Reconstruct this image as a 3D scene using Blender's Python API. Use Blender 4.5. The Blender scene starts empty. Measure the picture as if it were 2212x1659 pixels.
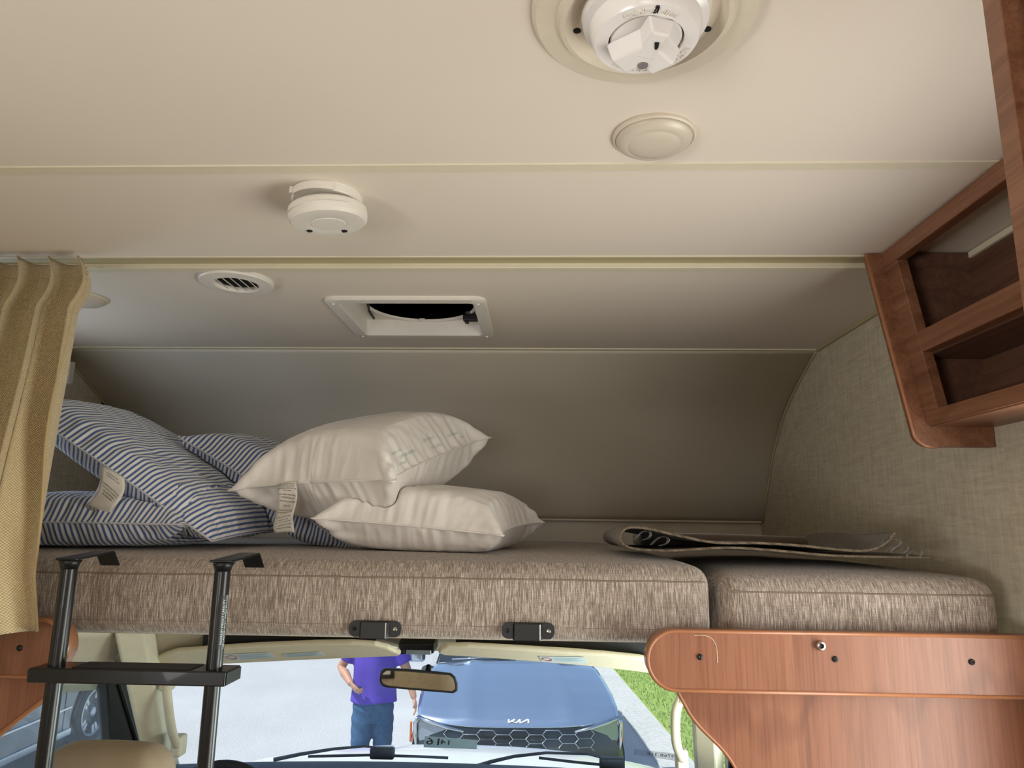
import bpy, bmesh, math, random
import numpy as np
from mathutils import Vector, Matrix, Euler
random.seed(7)
scene = bpy.context.scene
COL = scene.collection
PI = math.pi

# ------------------------------------------------------------------ camera
F_PX, IW, IH = 1534.0, 2212, 1659
ZC = 1.65
YAW, PITCH, ROLL = 0.036949, 0.196142, 0.0125
CAM_M = Matrix.Rotation(YAW, 4, 'Z') @ Matrix.Rotation(PI / 2 + PITCH, 4, 'X') @ Matrix.Rotation(ROLL, 4, 'Z')
cd = bpy.data.cameras.new('camera')
cam = bpy.data.objects.new('camera', cd)
COL.objects.link(cam)
cam.matrix_world = Matrix.Translation((0, 0, ZC)) @ CAM_M
cd.sensor_width = 36.0
cd.lens = F_PX / IW * 36.0
cd.clip_start = 0.02
cd.clip_end = 500
scene.camera = cam

# ------------------------------------------------------------------ view, world, sun, daylight
vs = scene.view_settings
vs.view_transform = 'Standard'
vs.look = 'None'
vs.gamma = 1.0
vs.use_curve_mapping = False
vs.exposure = 0.0
scene.render.film_transparent = False

world = bpy.data.worlds.new('sky')
scene.world = world
world.use_nodes = True
nt = world.node_tree
bg = nt.nodes['Background']
sky = nt.nodes.new('ShaderNodeTexSky')
sky.sky_type = 'NISHITA'
sky.sun_disc = False
sky.sun_elevation = math.radians(58)
sky.sun_rotation = math.radians(250)
nt.links.new(sky.outputs[0], bg.inputs[0])
bg.inputs[1].default_value = 0.18

def light(name, kind, loc, direction, energy, color=(1, 1, 1), size=(1, 1), spread=180):
    l = bpy.data.lights.new(name, kind)
    l.energy = energy
    l.color = color
    if kind == 'AREA':
        l.shape = 'RECTANGLE'
        l.size, l.size_y = size
        l.spread = math.radians(spread)
    if kind == 'SUN':
        l.angle = math.radians(0.6)
    o = bpy.data.objects.new(name, l)
    COL.objects.link(o)
    o.location = loc
    o.rotation_euler = Vector(direction).to_track_quat('-Z', 'Y').to_euler()
    return o

light('sun', 'SUN', (0, 0, 30), (0.62, 0.22, -1.0), 4.6, (1.0, 0.96, 0.90))
# daylight coming in through the openings of the coach: entry doorway (right), added dinette window (left, unseen),
# bunk window (left, behind the curtain) and an added rear window (unseen); both added ones placed for the shading
light('daylight_entry_door', 'AREA', (0.93, 0.73, 1.20), (-1, 0, 0.08), 19.5, (1.0, 0.98, 0.95), (0.64, 1.22))
light('added_dinette_light', 'AREA', (-1.56, -1.1, 1.25), (1, 0, 0.7), 37, (1.0, 0.98, 0.95), (1.1, 0.5), 140)
light('added_rear_light', 'AREA', (-0.33, -3.56, 1.3), (0, 1, 0.7), 18, (1.0, 0.98, 0.95), (1.3, 0.6), 140)
light('daylight_bunk_window', 'AREA', (-1.545, 1.64, 1.83), (1, 0, 0), 1.75, (0.70, 0.84, 1.0), (0.40, 0.26))
light('added_cab_fill', 'AREA', (0.66, 1.80, 1.06), (-1, 0.05, 0.1), 15, (1.0, 0.99, 0.96), (0.66, 0.30))  # added fill beside the passenger window, lifts the dim cab

# ------------------------------------------------------------------ pixel helpers (real depth given for each thing)
_R = CAM_M.to_3x3()
def ray(px, py):
    return _R @ Vector(((px - IW / 2) / F_PX, -(py - IH / 2) / F_PX, -1.0))
def atY(px, py, Y):
    d = ray(px, py); t = Y / d.y
    return Vector((d.x * t, Y, ZC + d.z * t))
def atX(px, py, X):
    d = ray(px, py); t = X / d.x
    return Vector((X, d.y * t, ZC + d.z * t))
def atZ(px, py, Z):
    d = ray(px, py); t = (Z - ZC) / d.z
    return Vector((d.x * t, d.y * t, Z))
def atP(px, py, p0, n):
    d = ray(px, py); o = Vector((0, 0, ZC)); n = Vector(n)
    t = (Vector(p0) - o).dot(n) / d.dot(n)
    return o + d * t

# ------------------------------------------------------------------ materials
MATS = {}
def srgb(r, g, b):
    f = lambda c: ((c / 255 + 0.055) / 1.055) ** 2.4 if c / 255 > 0.04045 else c / 255 / 12.92
    return (f(r), f(g), f(b), 1)
class N:
    """small node-tree helper"""
    def __init__(s, name):
        s.m = bpy.data.materials.new(name); s.m.use_nodes = True
        s.t = s.m.node_tree; s.b = s.t.nodes['Principled BSDF']; s.out = s.t.nodes['Material Output']
        MATS[name] = s.m
    def node(s, kind, **kw):
        n = s.t.nodes.new(kind)
        for k, v in kw.items():
            if k in n.inputs: n.inputs[k].default_value = v
            else: setattr(n, k, v)
        return n
    def link(s, a, b): s.t.links.new(a, b)
    def coord(s, scale, which='Object', rot=(0, 0, 0)):
        c = s.node('ShaderNodeTexCoord'); mp = s.node('ShaderNodeMapping')
        mp.inputs['Scale'].default_value = scale; mp.inputs['Rotation'].default_value = rot
        s.link(c.outputs[which], mp.inputs['Vector']); return mp.outputs[0]
    def noise(s, vec, scale=1.0, detail=4.0, rough=0.55, dist=0.0):
        n = s.node('ShaderNodeTexNoise'); n.inputs['Scale'].default_value = scale
        n.inputs['Detail'].default_value = detail; n.inputs['Roughness'].default_value = rough
        n.inputs['Distortion'].default_value = dist
        s.link(vec, n.inputs['Vector']); return n.outputs['Fac']
    def ramp(s, fac, stops):
        r = s.node('ShaderNodeValToRGB'); e = r.color_ramp.elements
        while len(e) < len(stops): e.new(0.5)
        for k, (p, c) in enumerate(stops): e[k].position = p; e[k].color = c
        s.link(fac, r.inputs['Fac']); return r.outputs['Color']
    def math(s, op, a, b=None):
        n = s.node('ShaderNodeMath', operation=op)
        for k, v in enumerate((a, b)):
            if v is None: continue
            if isinstance(v, (int, float)): n.inputs[k].default_value = v
            else: s.link(v, n.inputs[k])
        return n.outputs[0]
    def mix(s, fac, a, b, mode='MIX'):
        n = s.node('ShaderNodeMix', data_type='RGBA', blend_type=mode)
        for k, v in ((0, fac), (6, a), (7, b)):
            if isinstance(v, (int, float, tuple)): n.inputs[k].default_value = v
            else: s.link(v, n.inputs[k])
        return n.outputs[2]
    def bump(s, h, strength, dist=0.001):
        n = s.node('ShaderNodeBump'); n.inputs['Strength'].default_value = strength
        n.inputs['Distance'].default_value = dist
        s.link(h, n.inputs['Height']); s.link(n.outputs[0], s.b.inputs['Normal'])
    def base(s, c):
        if isinstance(c, tuple): s.b.inputs['Base Color'].default_value = c
        else: s.link(c, s.b.inputs['Base Color'])
    def set(s, rough=0.5, metal=0.0, spec=0.5, coat=0.0, sheen=0.0):
        i = s.b.inputs
        i['Roughness'].default_value = rough; i['Metallic'].default_value = metal
        i['Specular IOR Level'].default_value = spec; i['Coat Weight'].default_value = coat
        i['Sheen Weight'].default_value = sheen
        return s

def plain(name, rgb, rough=0.5, metal=0.0, spec=0.5, coat=0.0, mottled=0.06, scale=30, bump=0.0, bscale=300):
    n = N(name); n.set(rough, metal, spec, coat)
    c = srgb(*rgb)
    f = n.noise(n.coord((1, 1, 1)), scale, 3)
    d = tuple(max(0, v * (1 - mottled * 2)) for v in c[:3]) + (1,)
    n.base(n.ramp(f, [(0.25, d), (0.7, c)]))
    if bump:
        n.bump(n.noise(n.coord((1, 1, 1)), bscale, 3), bump, 0.0006)
    return n.m

def wood(name, dark, mid, lite, axis='z', rough=0.38, coat=0.15):
    n = N(name); n.set(rough, 0, 0.45, coat); n.b.inputs['Coat Roughness'].default_value = 0.3
    sc = {'z': (42, 42, 2.2), 'y': (42, 2.2, 42), 'x': (2.2, 42, 42)}[axis]
    sf = {'z': (260, 260, 7), 'y': (260, 7, 260), 'x': (7, 260, 260)}[axis]
    big = {'z': (7, 7, 1.3), 'y': (7, 1.3, 7), 'x': (1.3, 7, 7)}[axis]
    g = n.noise(n.coord(sc), 1, 5, 0.6, 0.6)
    fi = n.noise(n.coord(sf), 1, 3, 0.6)
    w = n.node('ShaderNodeTexWave', wave_type='RINGS', rings_direction='X')
    w.inputs['Scale'].default_value = 0.9; w.inputs['Distortion'].default_value = 7; w.inputs['Detail'].default_value = 3
    n.link(n.coord(big), w.inputs['Vector'])
    a = n.ramp(g, [(0.28, srgb(*dark)), (0.52, srgb(*mid)), (0.75, srgb(*lite))])
    lines = n.ramp(w.outputs['Fac'], [(0.0, (0.62, 0.55, 0.5, 1)), (0.12, (1, 1, 1, 1))])
    a = n.mix(0.45, a, lines, 'MULTIPLY')
    fine = n.ramp(fi, [(0.3, (0.72, 0.68, 0.65, 1)), (0.55, (1, 1, 1, 1))])
    n.base(n.mix(0.85, a, fine, 'MULTIPLY'))
    n.bump(fi, 0.12, 0.0004)
    return n.m

def linen(name, c0, c1, rough=0.8):
    """wall covering with a cross-hatched woven print"""
    n = N(name); n.set(rough, 0, 0.3)
    v = n.noise(n.coord((105, 105, 15)), 1, 4, 0.65)
    h = n.noise(n.coord((15, 15, 130)), 1, 4, 0.65)
    s = n.math('MULTIPLY', n.math('ADD', v, h), 0.5)
    fine = n.noise(n.coord((500, 500, 500)), 1, 2)
    col = n.ramp(s, [(0.36, srgb(*c0)), (0.5, srgb(*c1)), (0.62, tuple(min(1, x * 1.15) for x in srgb(*c1)[:3]) + (1,))])
    n.base(col)
    n.bump(n.math('ADD', s, n.math('MULTIPLY', fine, 0.3)), 0.25, 0.001)
    return n.m

def upholstery(name, c0, c1, c2):
    n = N(name); n.set(0.9, 0, 0.15, 0, 0.3)
    v = n.noise(n.coord((780, 70, 52)), 1, 3, 0.6)
    h = n.noise(n.coord((45, 300, 700)), 1, 2, 0.5)
    fz = n.noise(n.coord((900, 900, 900)), 1, 2, 0.5)
    s = n.math('ADD', n.math('MULTIPLY', v, 0.70), n.math('ADD', n.math('MULTIPLY', h, 0.12), n.math('MULTIPLY', fz, 0.18)))
    n.base(n.ramp(s, [(0.36, srgb(*c0)), (0.5, srgb(*c1)), (0.64, srgb(*c2))]))
    n.bump(s, 0.55, 0.0025)
    return n.m

def weave(name, c0, c1, ang=0.7, scale=420):
    n = N(name); n.set(0.85, 0, 0.2, 0, 0.4)
    vec = n.coord((1, 1, 1), 'UV')
    def wv(rx, sc):
        w = n.node('ShaderNodeTexWave', wave_type='BANDS', bands_direction='X')
        w.inputs['Scale'].default_value = sc; w.inputs['Distortion'].default_value = 1.2
        w.inputs['Detail'].default_value = 1.5
        mp = n.node('ShaderNodeMapping'); mp.inputs['Rotation'].default_value = (0, 0, rx)
        n.link(vec, mp.inputs['Vector']); n.link(mp.outputs[0], w.inputs['Vector']); return w.outputs['Fac']
    a, b = wv(ang, scale * 0.30), wv(-ang * 0.8, scale * 0.24)
    s = n.math('MULTIPLY', n.math('ADD', a, b), 0.5)
    fz = n.noise(n.coord((1, 1, 1)), 160, 3)
    s2 = n.math('ADD', n.math('MULTIPLY', s, 0.7), n.math('MULTIPLY', fz, 0.3))
    n.base(n.ramp(s2, [(0.3, srgb(*c0)), (0.75, srgb(*c1))]))
    n.bump(s, 0.8, 0.002)
    return n.m

def ticking(name):
    """blue and white ticking stripes, in cloth coordinates"""
    n = N(name); n.set(0.8, 0, 0.2, 0, 0.2)
    uv = n.node('ShaderNodeTexCoord').outputs['UV']
    sp = n.node('ShaderNodeSeparateXYZ'); n.link(uv, sp.inputs[0])
    x = n.math('FRACT', n.math('MULTIPLY', sp.outputs[0], 1 / 0.0112))
    blue, pale, wht = srgb(76, 98, 150), srgb(150, 166, 200), srgb(228, 226, 220)
    c = n.ramp(x, [(0.0, wht), (0.34, wht), (0.42, pale), (0.50, blue), (0.78, blue), (0.86, pale), (0.94, wht)])
    n.base(c)
    n.bump(n.noise(n.coord((1, 1, 1)), 26, 4), 0.25, 0.006)
    return n.m

def cotton(name):
    n = N(name); n.set(0.65, 0, 0.3, 0, 0.25)
    f = n.noise(n.coord((1, 1, 1)), 8, 3)
    n.base(n.ramp(f, [(0.3, srgb(226, 220, 214)), (0.7, srgb(238, 233, 228))]))
    n.bump(n.noise(n.coord((1, 1, 1)), 24, 4), 0.3, 0.006)
    return n.m

def glass(name, tint, refl=0.05, veil=0.05, rough=0.02):
    n = N(name)
    tr = n.node('ShaderNodeBsdfTransparent'); tr.inputs[0].default_value = tint
    gl = n.node('ShaderNodeBsdfGlossy'); gl.inputs['Roughness'].default_value = rough
    df = n.node('ShaderNodeBsdfTranslucent'); df.inputs[0].default_value = (0.9, 0.95, 1, 1)
    m1, m2 = n.node('ShaderNodeMixShader'), n.node('ShaderNodeMixShader')
    f = n.math('MULTIPLY', n.noise(n.coord((1, 1, 1)), 9, 4), veil * 2)
    n.link(f, m1.inputs[0]); n.link(tr.outputs[0], m1.inputs[1]); n.link(df.outputs[0], m1.inputs[2])
    m2.inputs[0].default_value = refl
    n.link(m1.outputs[0], m2.inputs[1]); n.link(gl.outputs[0], m2.inputs[2])
    n.link(m2.outputs[0], n.out.inputs[0])
    return n.m

def ground_mat(name, c0, c1, c2, scale, bump=0.4):
    n = N(name); n.set(0.9, 0, 0.25)
    a = n.noise(n.coord((1, 1, 1)), scale, 5, 0.65)
    b = n.noise(n.coord((1, 1, 1)), 0.7, 3)
    col = n.ramp(a, [(0.3, srgb(*c0)), (0.5, srgb(*c1)), (0.68, srgb(*c2))])
    n.base(n.mix(0.35, col, n.ramp(b, [(0.3, (0.75, 0.75, 0.75, 1)), (0.7, (1, 1, 1, 1))]), 'MULTIPLY'))
    n.bump(a, bump, 0.01)
    return n.m

M = {}
M['ceiling'] = plain('ceiling_panel', (222, 211, 196), 0.75, mottled=0.02, scale=2, bump=0.12, bscale=500)
M['trim'] = plain('cream_trim', (216, 207, 182), 0.5, mottled=0.02)
M['track'] = plain('olive_track', (176, 164, 126), 0.5, mottled=0.02)
M['linen'] = linen('linen_wall_covering', (178, 168, 147), (194, 185, 164))
M['front'] = plain('front_cap_panel', (222, 212, 194), 0.8, mottled=0.03, scale=2, bump=0.1, bscale=400)
M['floor'] = wood('vinyl_floor', (92, 70, 52), (120, 94, 70), (140, 112, 86), 'y')
M['wood_z'] = wood('cherry_veneer_upright', (128, 80, 56), (143, 92, 67), (155, 104, 78), 'z')
M['wood_y'] = wood('cherry_wood_lengthwise', (112, 72, 50), (130, 87, 62), (144, 101, 76), 'y')
M['wood_edge'] = plain('cherry_edge_band', (168, 112, 76), 0.35, mottled=0.08, coat=0.2)
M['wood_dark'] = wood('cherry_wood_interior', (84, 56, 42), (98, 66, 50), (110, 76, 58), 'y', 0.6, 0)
M['white_pl'] = plain('white_plastic', (226, 220, 210), 0.4, mottled=0.02)
M['aged_pl'] = plain('aged_white_plastic', (214, 203, 184), 0.5, mottled=0.04, scale=20)
M['gloss_pl'] = plain('glossy_white_plastic', (232, 228, 224), 0.22, mottled=0.01)
M['lens'] = plain('frosted_lens', (206, 195, 178), 0.35, mottled=0.04, scale=12)
M['black'] = plain('black_plastic', (20, 20, 22), 0.45, mottled=0.1)
M['ink'] = plain('black_marker', (14, 14, 16), 0.8, mottled=0.0)
M['void'] = plain('dark_void', (10, 10, 11), 0.9, mottled=0.1)
M['mesh'] = plain('dark_insect_screen', (84, 88, 90), 0.7, mottled=0.4, scale=22)
M['ladder'] = plain('black_enamel_metal', (16, 17, 19), 0.3, 0.0, 0.4, 0.15, mottled=0.05)
M['blackmetal'] = plain('black_steel', (24, 25, 28), 0.35, 0.2, 0.5, mottled=0.1)
M['hole'] = plain('painted_hole_shade', (120, 116, 114), 0.8, mottled=0.0)  # grey that paints the shade inside the grip hole
M['steel'] = plain('bright_steel', (190, 186, 180), 0.25, 1.0, mottled=0.05)
M['cush'] = upholstery('brown_chenille', (106, 93, 84), (152, 138, 126), (210, 197, 184))
M['cush_pipe'] = plain('cushion_piping', (134, 117, 102), 0.9, mottled=0.1)
M['curtain'] = weave('tan_woven_curtain', (176, 154, 112), (226, 206, 162))
M['fold'] = weave('taupe_folded_cloth', (84, 72, 60), (112, 98, 82), 0.5, 700)
M['edge_cloth'] = plain('taupe_cut_edge', (140, 124, 104), 0.95, mottled=0.3, scale=300, bump=0.5, bscale=500)
M['tick'] = ticking('blue_ticking')
M['seamthread'] = plain('pale_stitching', (196, 196, 204), 0.8)
M['cotton'] = cotton('white_cotton')
M['tag'] = plain('satin_tag', (214, 208, 198), 0.45, mottled=0.05, bump=0.3, bscale=60)
M['print'] = plain('dark_print', (60, 60, 64), 0.8)
M['green_print'] = plain('teal_print', (184, 202, 198), 0.8)
M['clear'] = glass('clear_plastic', (0.93, 0.93, 0.93, 1), 0.14, 0.06, 0.1)
M['headliner'] = plain('cab_headliner', (196, 184, 160), 0.9, mottled=0.04, scale=60, bump=0.2, bscale=700)
M['visor'] = plain('beige_visor_vinyl', (222, 210, 182), 0.7, mottled=0.03, scale=60, bump=0.2, bscale=600)
M['cabtrim'] = plain('beige_cab_plastic', (214, 204, 178), 0.5, mottled=0.03)
M['rubber'] = plain('black_rubber', (26, 27, 29), 0.6, mottled=0.1)
M['label'] = plain('pale_label', (206, 216, 218), 0.5, mottled=0.02)
M['red_print'] = plain('red_print', (176, 96, 92), 0.7)
M['seat'] = plain('beige_seat_vinyl', (168, 148, 122), 0.6, mottled=0.05, bump=0.2, bscale=400)
M['dash'] = plain('grey_blue_dash', (92, 104, 124), 0.6, mottled=0.05, bump=0.2, bscale=500)
M['dash_beige'] = plain('beige_dash', (186, 174, 150), 0.6, mottled=0.05)
M['wshield'] = glass('windshield_glass', (0.90, 0.955, 0.97, 1), 0.03, 0.09)
M['doorglass'] = glass('door_glass', (0.86, 0.93, 0.95, 1), 0.05, 0.05)
M['mirror'] = plain('mirror_silver', (226, 222, 212), 0.02, 1.0, mottled=0.0)
M['white_paint'] = plain('white_coach_paint', (240, 240, 238), 0.25, mottled=0.01, coat=0.5)
M['reflect_print'] = plain('pale_blue_reflect_print', (176, 204, 212), 0.7, mottled=0.05)  # colour of the painted windshield reflection, also the visor fine print
M['road'] = ground_mat('grey_asphalt', (168, 168, 168), (196, 196, 195), (216, 216, 214), 55)
M['kerb'] = ground_mat('pale_concrete', (186, 186, 180), (206, 206, 200), (216, 214, 208), 20, 0.2)
M['lawn'] = ground_mat('lawn_green', (120, 146, 66), (158, 182, 92), (190, 208, 124), 60, 0.6)
M['carpaint'] = plain('blue_paint_with_sky_sheen', (198, 214, 232), 0.16, 0.85, 0.6, 1.0, mottled=0.0)  # dark blue paint made pale, sky reflection put into the base colour
M['greycar'] = plain('dark_grey_car_paint', (86, 96, 106), 0.2, 0.4, 0.5, 1.0, mottled=0.0)
M['carglass'] = plain('dark_car_glass', (16, 22, 28), 0.05, 0.0, 0.8, 1.0, mottled=0.0)
M['gloss_black'] = plain('gloss_black_trim', (14, 15, 18), 0.15, mottled=0.0, coat=0.5)
M['chrome'] = plain('satin_chrome', (206, 210, 212), 0.15, 1.0, mottled=0.0)
M['alloy'] = plain('silver_alloy', (206, 210, 214), 0.3, 0.6, mottled=0.03)
M['tyre'] = plain('grey_tyre', (62, 66, 70), 0.85, mottled=0.1)
M['amber'] = plain('orange_marker', (230, 110, 40), 0.4)
M['lamp_glass'] = plain('headlamp_lens', (150, 160, 170), 0.08, 0.4, coat=1.0, mottled=0.05)
M['plate'] = plain('plate_grey', (150, 160, 160), 0.4)
M['skin'] = plain('skin', (206, 154, 126), 0.55, mottled=0.06, scale=40)
M['hair'] = plain('brown_hair', (66, 48, 36), 0.7, mottled=0.2, scale=200)
M['shirt'] = plain('purple_jersey', (92, 66, 190), 0.85, mottled=0.08, scale=14, bump=0.4, bscale=24)
M['denim'] = plain('blue_denim', (58, 98, 138), 0.9, mottled=0.18, scale=26, bump=0.4, bscale=40)
M['shoe'] = plain('dark_shoe', (50, 46, 44), 0.7)
M['tattoo'] = plain('tattoo_ink', (70, 74, 84), 0.7)

# ------------------------------------------------------------------ mesh helpers
class MB:
    def __init__(s): s.v = []; s.f = []
    def add(s, vs, fs):
        o = len(s.v); s.v += [Vector(p) for p in vs]; s.f += [tuple(i + o for i in f) for f in fs]; return s
    def box(s, x0, x1, y0, y1, z0, z1):
        return s.add([(x, y, z) for x in (x0, x1) for y in (y0, y1) for z in (z0, z1)],
                     [(0, 1, 3, 2), (4, 6, 7, 5), (0, 4, 5, 1), (2, 3, 7, 6), (0, 2, 6, 4), (1, 5, 7, 3)])
    def hexa(s, a, b):
        """two quads a and b (4 points each) joined into a solid"""
        return s.add(list(a) + list(b), [(3, 2, 1, 0), (4, 5, 6, 7)] + [(i, (i + 1) % 4, 4 + (i + 1) % 4, 4 + i) for i in range(4)])
    def prism(s, poly, off):
        """polygon of 3D points extruded by vector off"""
        n = len(poly); off = Vector(off)
        p = [Vector(q) for q in poly]
        return s.add(p + [q + off for q in p], [tuple(range(n))[::-1], tuple(range(n, 2 * n))] + [(i, (i + 1) % n, n + (i + 1) % n, n + i) for i in range(n)])
    def tube(s, pts, r, seg=12, caps=True, flat=1.0, up=None):
        """tube along a path, r number or list; flat squashes it along `up`"""
        P = [Vector(p) for p in pts]; n = len(P); o = len(s.v)
        prevu = None
        for i, p in enumerate(P):
            d = (P[min(i + 1, n - 1)] - P[max(i - 1, 0)])
            d = d.normalized() if d.length > 1e-9 else Vector((0, 0, 1))
            if prevu is None:
                ref = Vector(up) if up is not None else (Vector((0, 0, 1)) if abs(d.z) < 0.9 else Vector((1, 0, 0)))
            else: ref = prevu
            u = (ref - d * ref.dot(d)); u = u.normalized() if u.length > 1e-6 else d.orthogonal().normalized()
            prevu = u; w = d.cross(u)
            rr = r[i] if isinstance(r, (list, tuple)) else r
            for k in range(seg):
                a = 2 * PI * k / seg
                s.v.append(p + u * (math.cos(a) * rr * flat) + w * (math.sin(a) * rr))
        for i in range(n - 1):
            for k in range(seg):
                s.f.append((o + i * seg + k, o + i * seg + (k + 1) % seg, o + (i + 1) * seg + (k + 1) % seg, o + (i + 1) * seg + k))
        if caps:
            s.f.append(tuple(o + k for k in range(seg))[::-1]); s.f.append(tuple(o + (n - 1) * seg + k for k in range(seg)))
        return s
    def lathe(s, prof, c=(0, 0, 0), seg=48, axis='z', close=False):
        """prof list of (r, h); revolved about axis through c"""
        o = len(s.v); c = Vector(c); n = len(prof)
        for r, h in prof:
            for k in range(seg):
                a = 2 * PI * k / seg; q = (r * math.cos(a), r * math.sin(a), h)
                if axis == 'x': q = (q[2], q[0], q[1])
                if axis == 'y': q = (q[1], q[2], q[0])
                s.v.append(c + Vector(q))
        for i in range(n - 1):
            for k in range(seg):
                s.f.append((o + i * seg + k, o + i * seg + (k + 1) % seg, o + (i + 1) * seg + (k + 1) % seg, o + (i + 1) * seg + k))
        if close:
            for k in range(seg):
                i = n - 1
                s.f.append((o + i * seg + k, o + i * seg + (k + 1) % seg, o + (k + 1) % seg, o + k))
        else:
            if prof[0][0] > 1e-6: s.f.append(tuple(o + k for k in range(seg))[::-1])
            if prof[-1][0] > 1e-6: s.f.append(tuple(o + (n - 1) * seg + k for k in range(seg)))
        return s
    def grid(s, fn, nu, nv, u0=0, u1=1, v0=0, v1=1):
        o = len(s.v)
        for i in range(nu):
            for j in range(nv):
                s.v.append(Vector(fn(u0 + (u1 - u0) * i / (nu - 1), v0 + (v1 - v0) * j / (nv - 1))))
        for i in range(nu - 1):
            for j in range(nv - 1):
                s.f.append((o + i * nv + j, o + (i + 1) * nv + j, o + (i + 1) * nv + j + 1, o + i * nv + j + 1))
        return s
    def rbox(s, x0, x1, y0, y1, z0, z1, r, n=(10, 10, 6), warp=None):
        """rounded box, subdivided"""
        lo, hi = Vector((x0, y0, z0)), Vector((x1, y1, z1))
        il, ih = lo + Vector((r, r, r)), hi - Vector((r, r, r))
        def edge(a, b, k):
            # sample points: dense near the ends so that the rounding is smooth
            t = [a + r * (0, 0.25, 0.5, 0.75)[i] for i in range(4)]
            t += [a + r + (b - a - 2 * r) * i / k for i in range(k + 1)]
            t += [b - r * (0.75, 0.5, 0.25, 0)[i] for i in range(4)]
            return t
        X, Y, Z = edge(x0, x1, n[0]), edge(y0, y1, n[1]), edge(z0, z1, n[2])
        o0 = len(s.v); idx = {}
        def vert(p):
            key = (round(p[0], 6), round(p[1], 6), round(p[2], 6))
            if key in idx: return idx[key]
            p = Vector(p); q = Vector([min(max(p[k], il[k]), ih[k]) for k in range(3)])
            d = p - q
            if d.length > 1e-9: p = q + d.normalized() * min(r, d.length) if d.length > r else q + d
            m = Vector(p)
            if d.length > 1e-9:
                m = q + d.normalized() * r
            if warp: m = Vector(warp(m))
            idx[key] = len(s.v); s.v.append(m); return idx[key]
        def face(A, B, fn, flip):
            for i in range(len(A) - 1):
                for j in range(len(B) - 1):
                    q = [vert(fn(A[i], B[j])), vert(fn(A[i + 1], B[j])), vert(fn(A[i + 1], B[j + 1])), vert(fn(A[i], B[j + 1]))]
                    s.f.append(tuple(q[::-1] if flip else q))
        face(X, Y, lambda a, b: (a, b, z1), False); face(X, Y, lambda a, b: (a, b, z0), True)
        face(X, Z, lambda a, b: (a, y0, b), False); face(X, Z, lambda a, b: (a, y1, b), True)
        face(Y, Z, lambda a, b: (x1, a, b), False); face(Y, Z, lambda a, b: (x0, a, b), True)
        return s
    def build(s, name, mat, parent=None, smooth=False, bevel=0, local=False, solid=0, subsurf=0, weld=False, autos=None):
        off = Vector((0, 0, 0))
        if not local:
            if parent is not None: off = parent['_o'] if '_o' in parent else parent.location; off = Vector(off)
            else:
                vs_ = s.v
                off = Vector(((min(v.x for v in vs_) + max(v.x for v in vs_)) / 2, (min(v.y for v in vs_) + max(v.y for v in vs_)) / 2, min(v.z for v in vs_)))
        me = bpy.data.meshes.new(name)
        me.from_pydata([tuple(v - off) for v in s.v], [], s.f)
        bm = bmesh.new(); bm.from_mesh(me)
        if weld: bmesh.ops.remove_doubles(bm, verts=bm.verts, dist=1e-5)
        bmesh.ops.recalc_face_normals(bm, faces=bm.faces)
        bm.to_mesh(me); bm.free()
        if smooth: me.shade_smooth()
        if autos is not None:
            me.shade_smooth(); me.set_sharp_from_angle(angle=math.radians(autos))
        me.materials.append(mat)
        o = bpy.data.objects.new(name, me); COL.objects.link(o)
        if parent is not None:
            o.parent = parent
            if not local:
                o['_o'] = list(off)
        else:
            o.location = off; o['_o'] = list(off)
        if solid:
            m = o.modifiers.new('solid', 'SOLIDIFY'); m.thickness = solid; m.offset = 0
        if bevel:
            m = o.modifiers.new('bevel', 'BEVEL'); m.width = bevel; m.segments = 2; m.limit_method = 'ANGLE'
        if subsurf:
            m = o.modifiers.new('subsurf', 'SUBSURF'); m.levels = subsurf; m.render_levels = subsurf
        return o

def tag(o, label=None, cat=None, group=None, kind=None):
    if label: o['label'] = label
    if cat: o['category'] = cat
    if group: o['group'] = group
    if kind: o['kind'] = kind
    return o
def thing(name, loc, label, cat, group=None, rot=None):
    o = bpy.data.objects.new(name, None); COL.objects.link(o)
    o.location = loc; o['_o'] = list(loc); o.empty_display_size = 0.05
    if rot is not None: o.rotation_euler = rot
    return tag(o, label, cat, group)
def struct(mb, name, mat, **kw):
    return tag(mb.build(name, mat, **kw), kind='structure')
def uvmap(o, fn):
    me = o.data; uv = me.uv_layers.new(name='UVMap')
    for l in me.loops: uv.data[l.index].uv = fn(me.vertices[l.vertex_index].co)
def text_mb(body, size, fn, align='CENTER', depth=0.0, dense=0):
    """flat lettering mapped through fn(x, y, z) -> point"""
    cu = bpy.data.curves.new('lettering', 'FONT'); cu.body = body; cu.size = size; cu.align_x = align; cu.align_y = 'CENTER'
    cu.resolution_u = 2; cu.extrude = depth
    ob = bpy.data.objects.new('lettering', cu); COL.objects.link(ob)
    dg = bpy.context.evaluated_depsgraph_get()
    me = bpy.data.meshes.new_from_object(ob.evaluated_get(dg))
    if dense:
        bm = bmesh.new(); bm.from_mesh(me)
        bmesh.ops.subdivide_edges(bm, edges=[e for e in bm.edges if e.calc_length() > dense], cuts=2)
        bm.to_mesh(me); bm.free()
    mb = MB(); mb.add([fn(v.co.x, v.co.y, v.co.z) for v in me.vertices], [tuple(p.vertices) for p in me.polygons])
    bpy.data.objects.remove(ob); bpy.data.curves.remove(cu); bpy.data.meshes.remove(me)
    return mb
def arc(cx, cy, r, a0, a1, n):
    return [(cx + r * math.cos(a0 + (a1 - a0) * i / n), cy + r * math.sin(a0 + (a1 - a0) * i / n)) for i in range(n + 1)]
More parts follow.
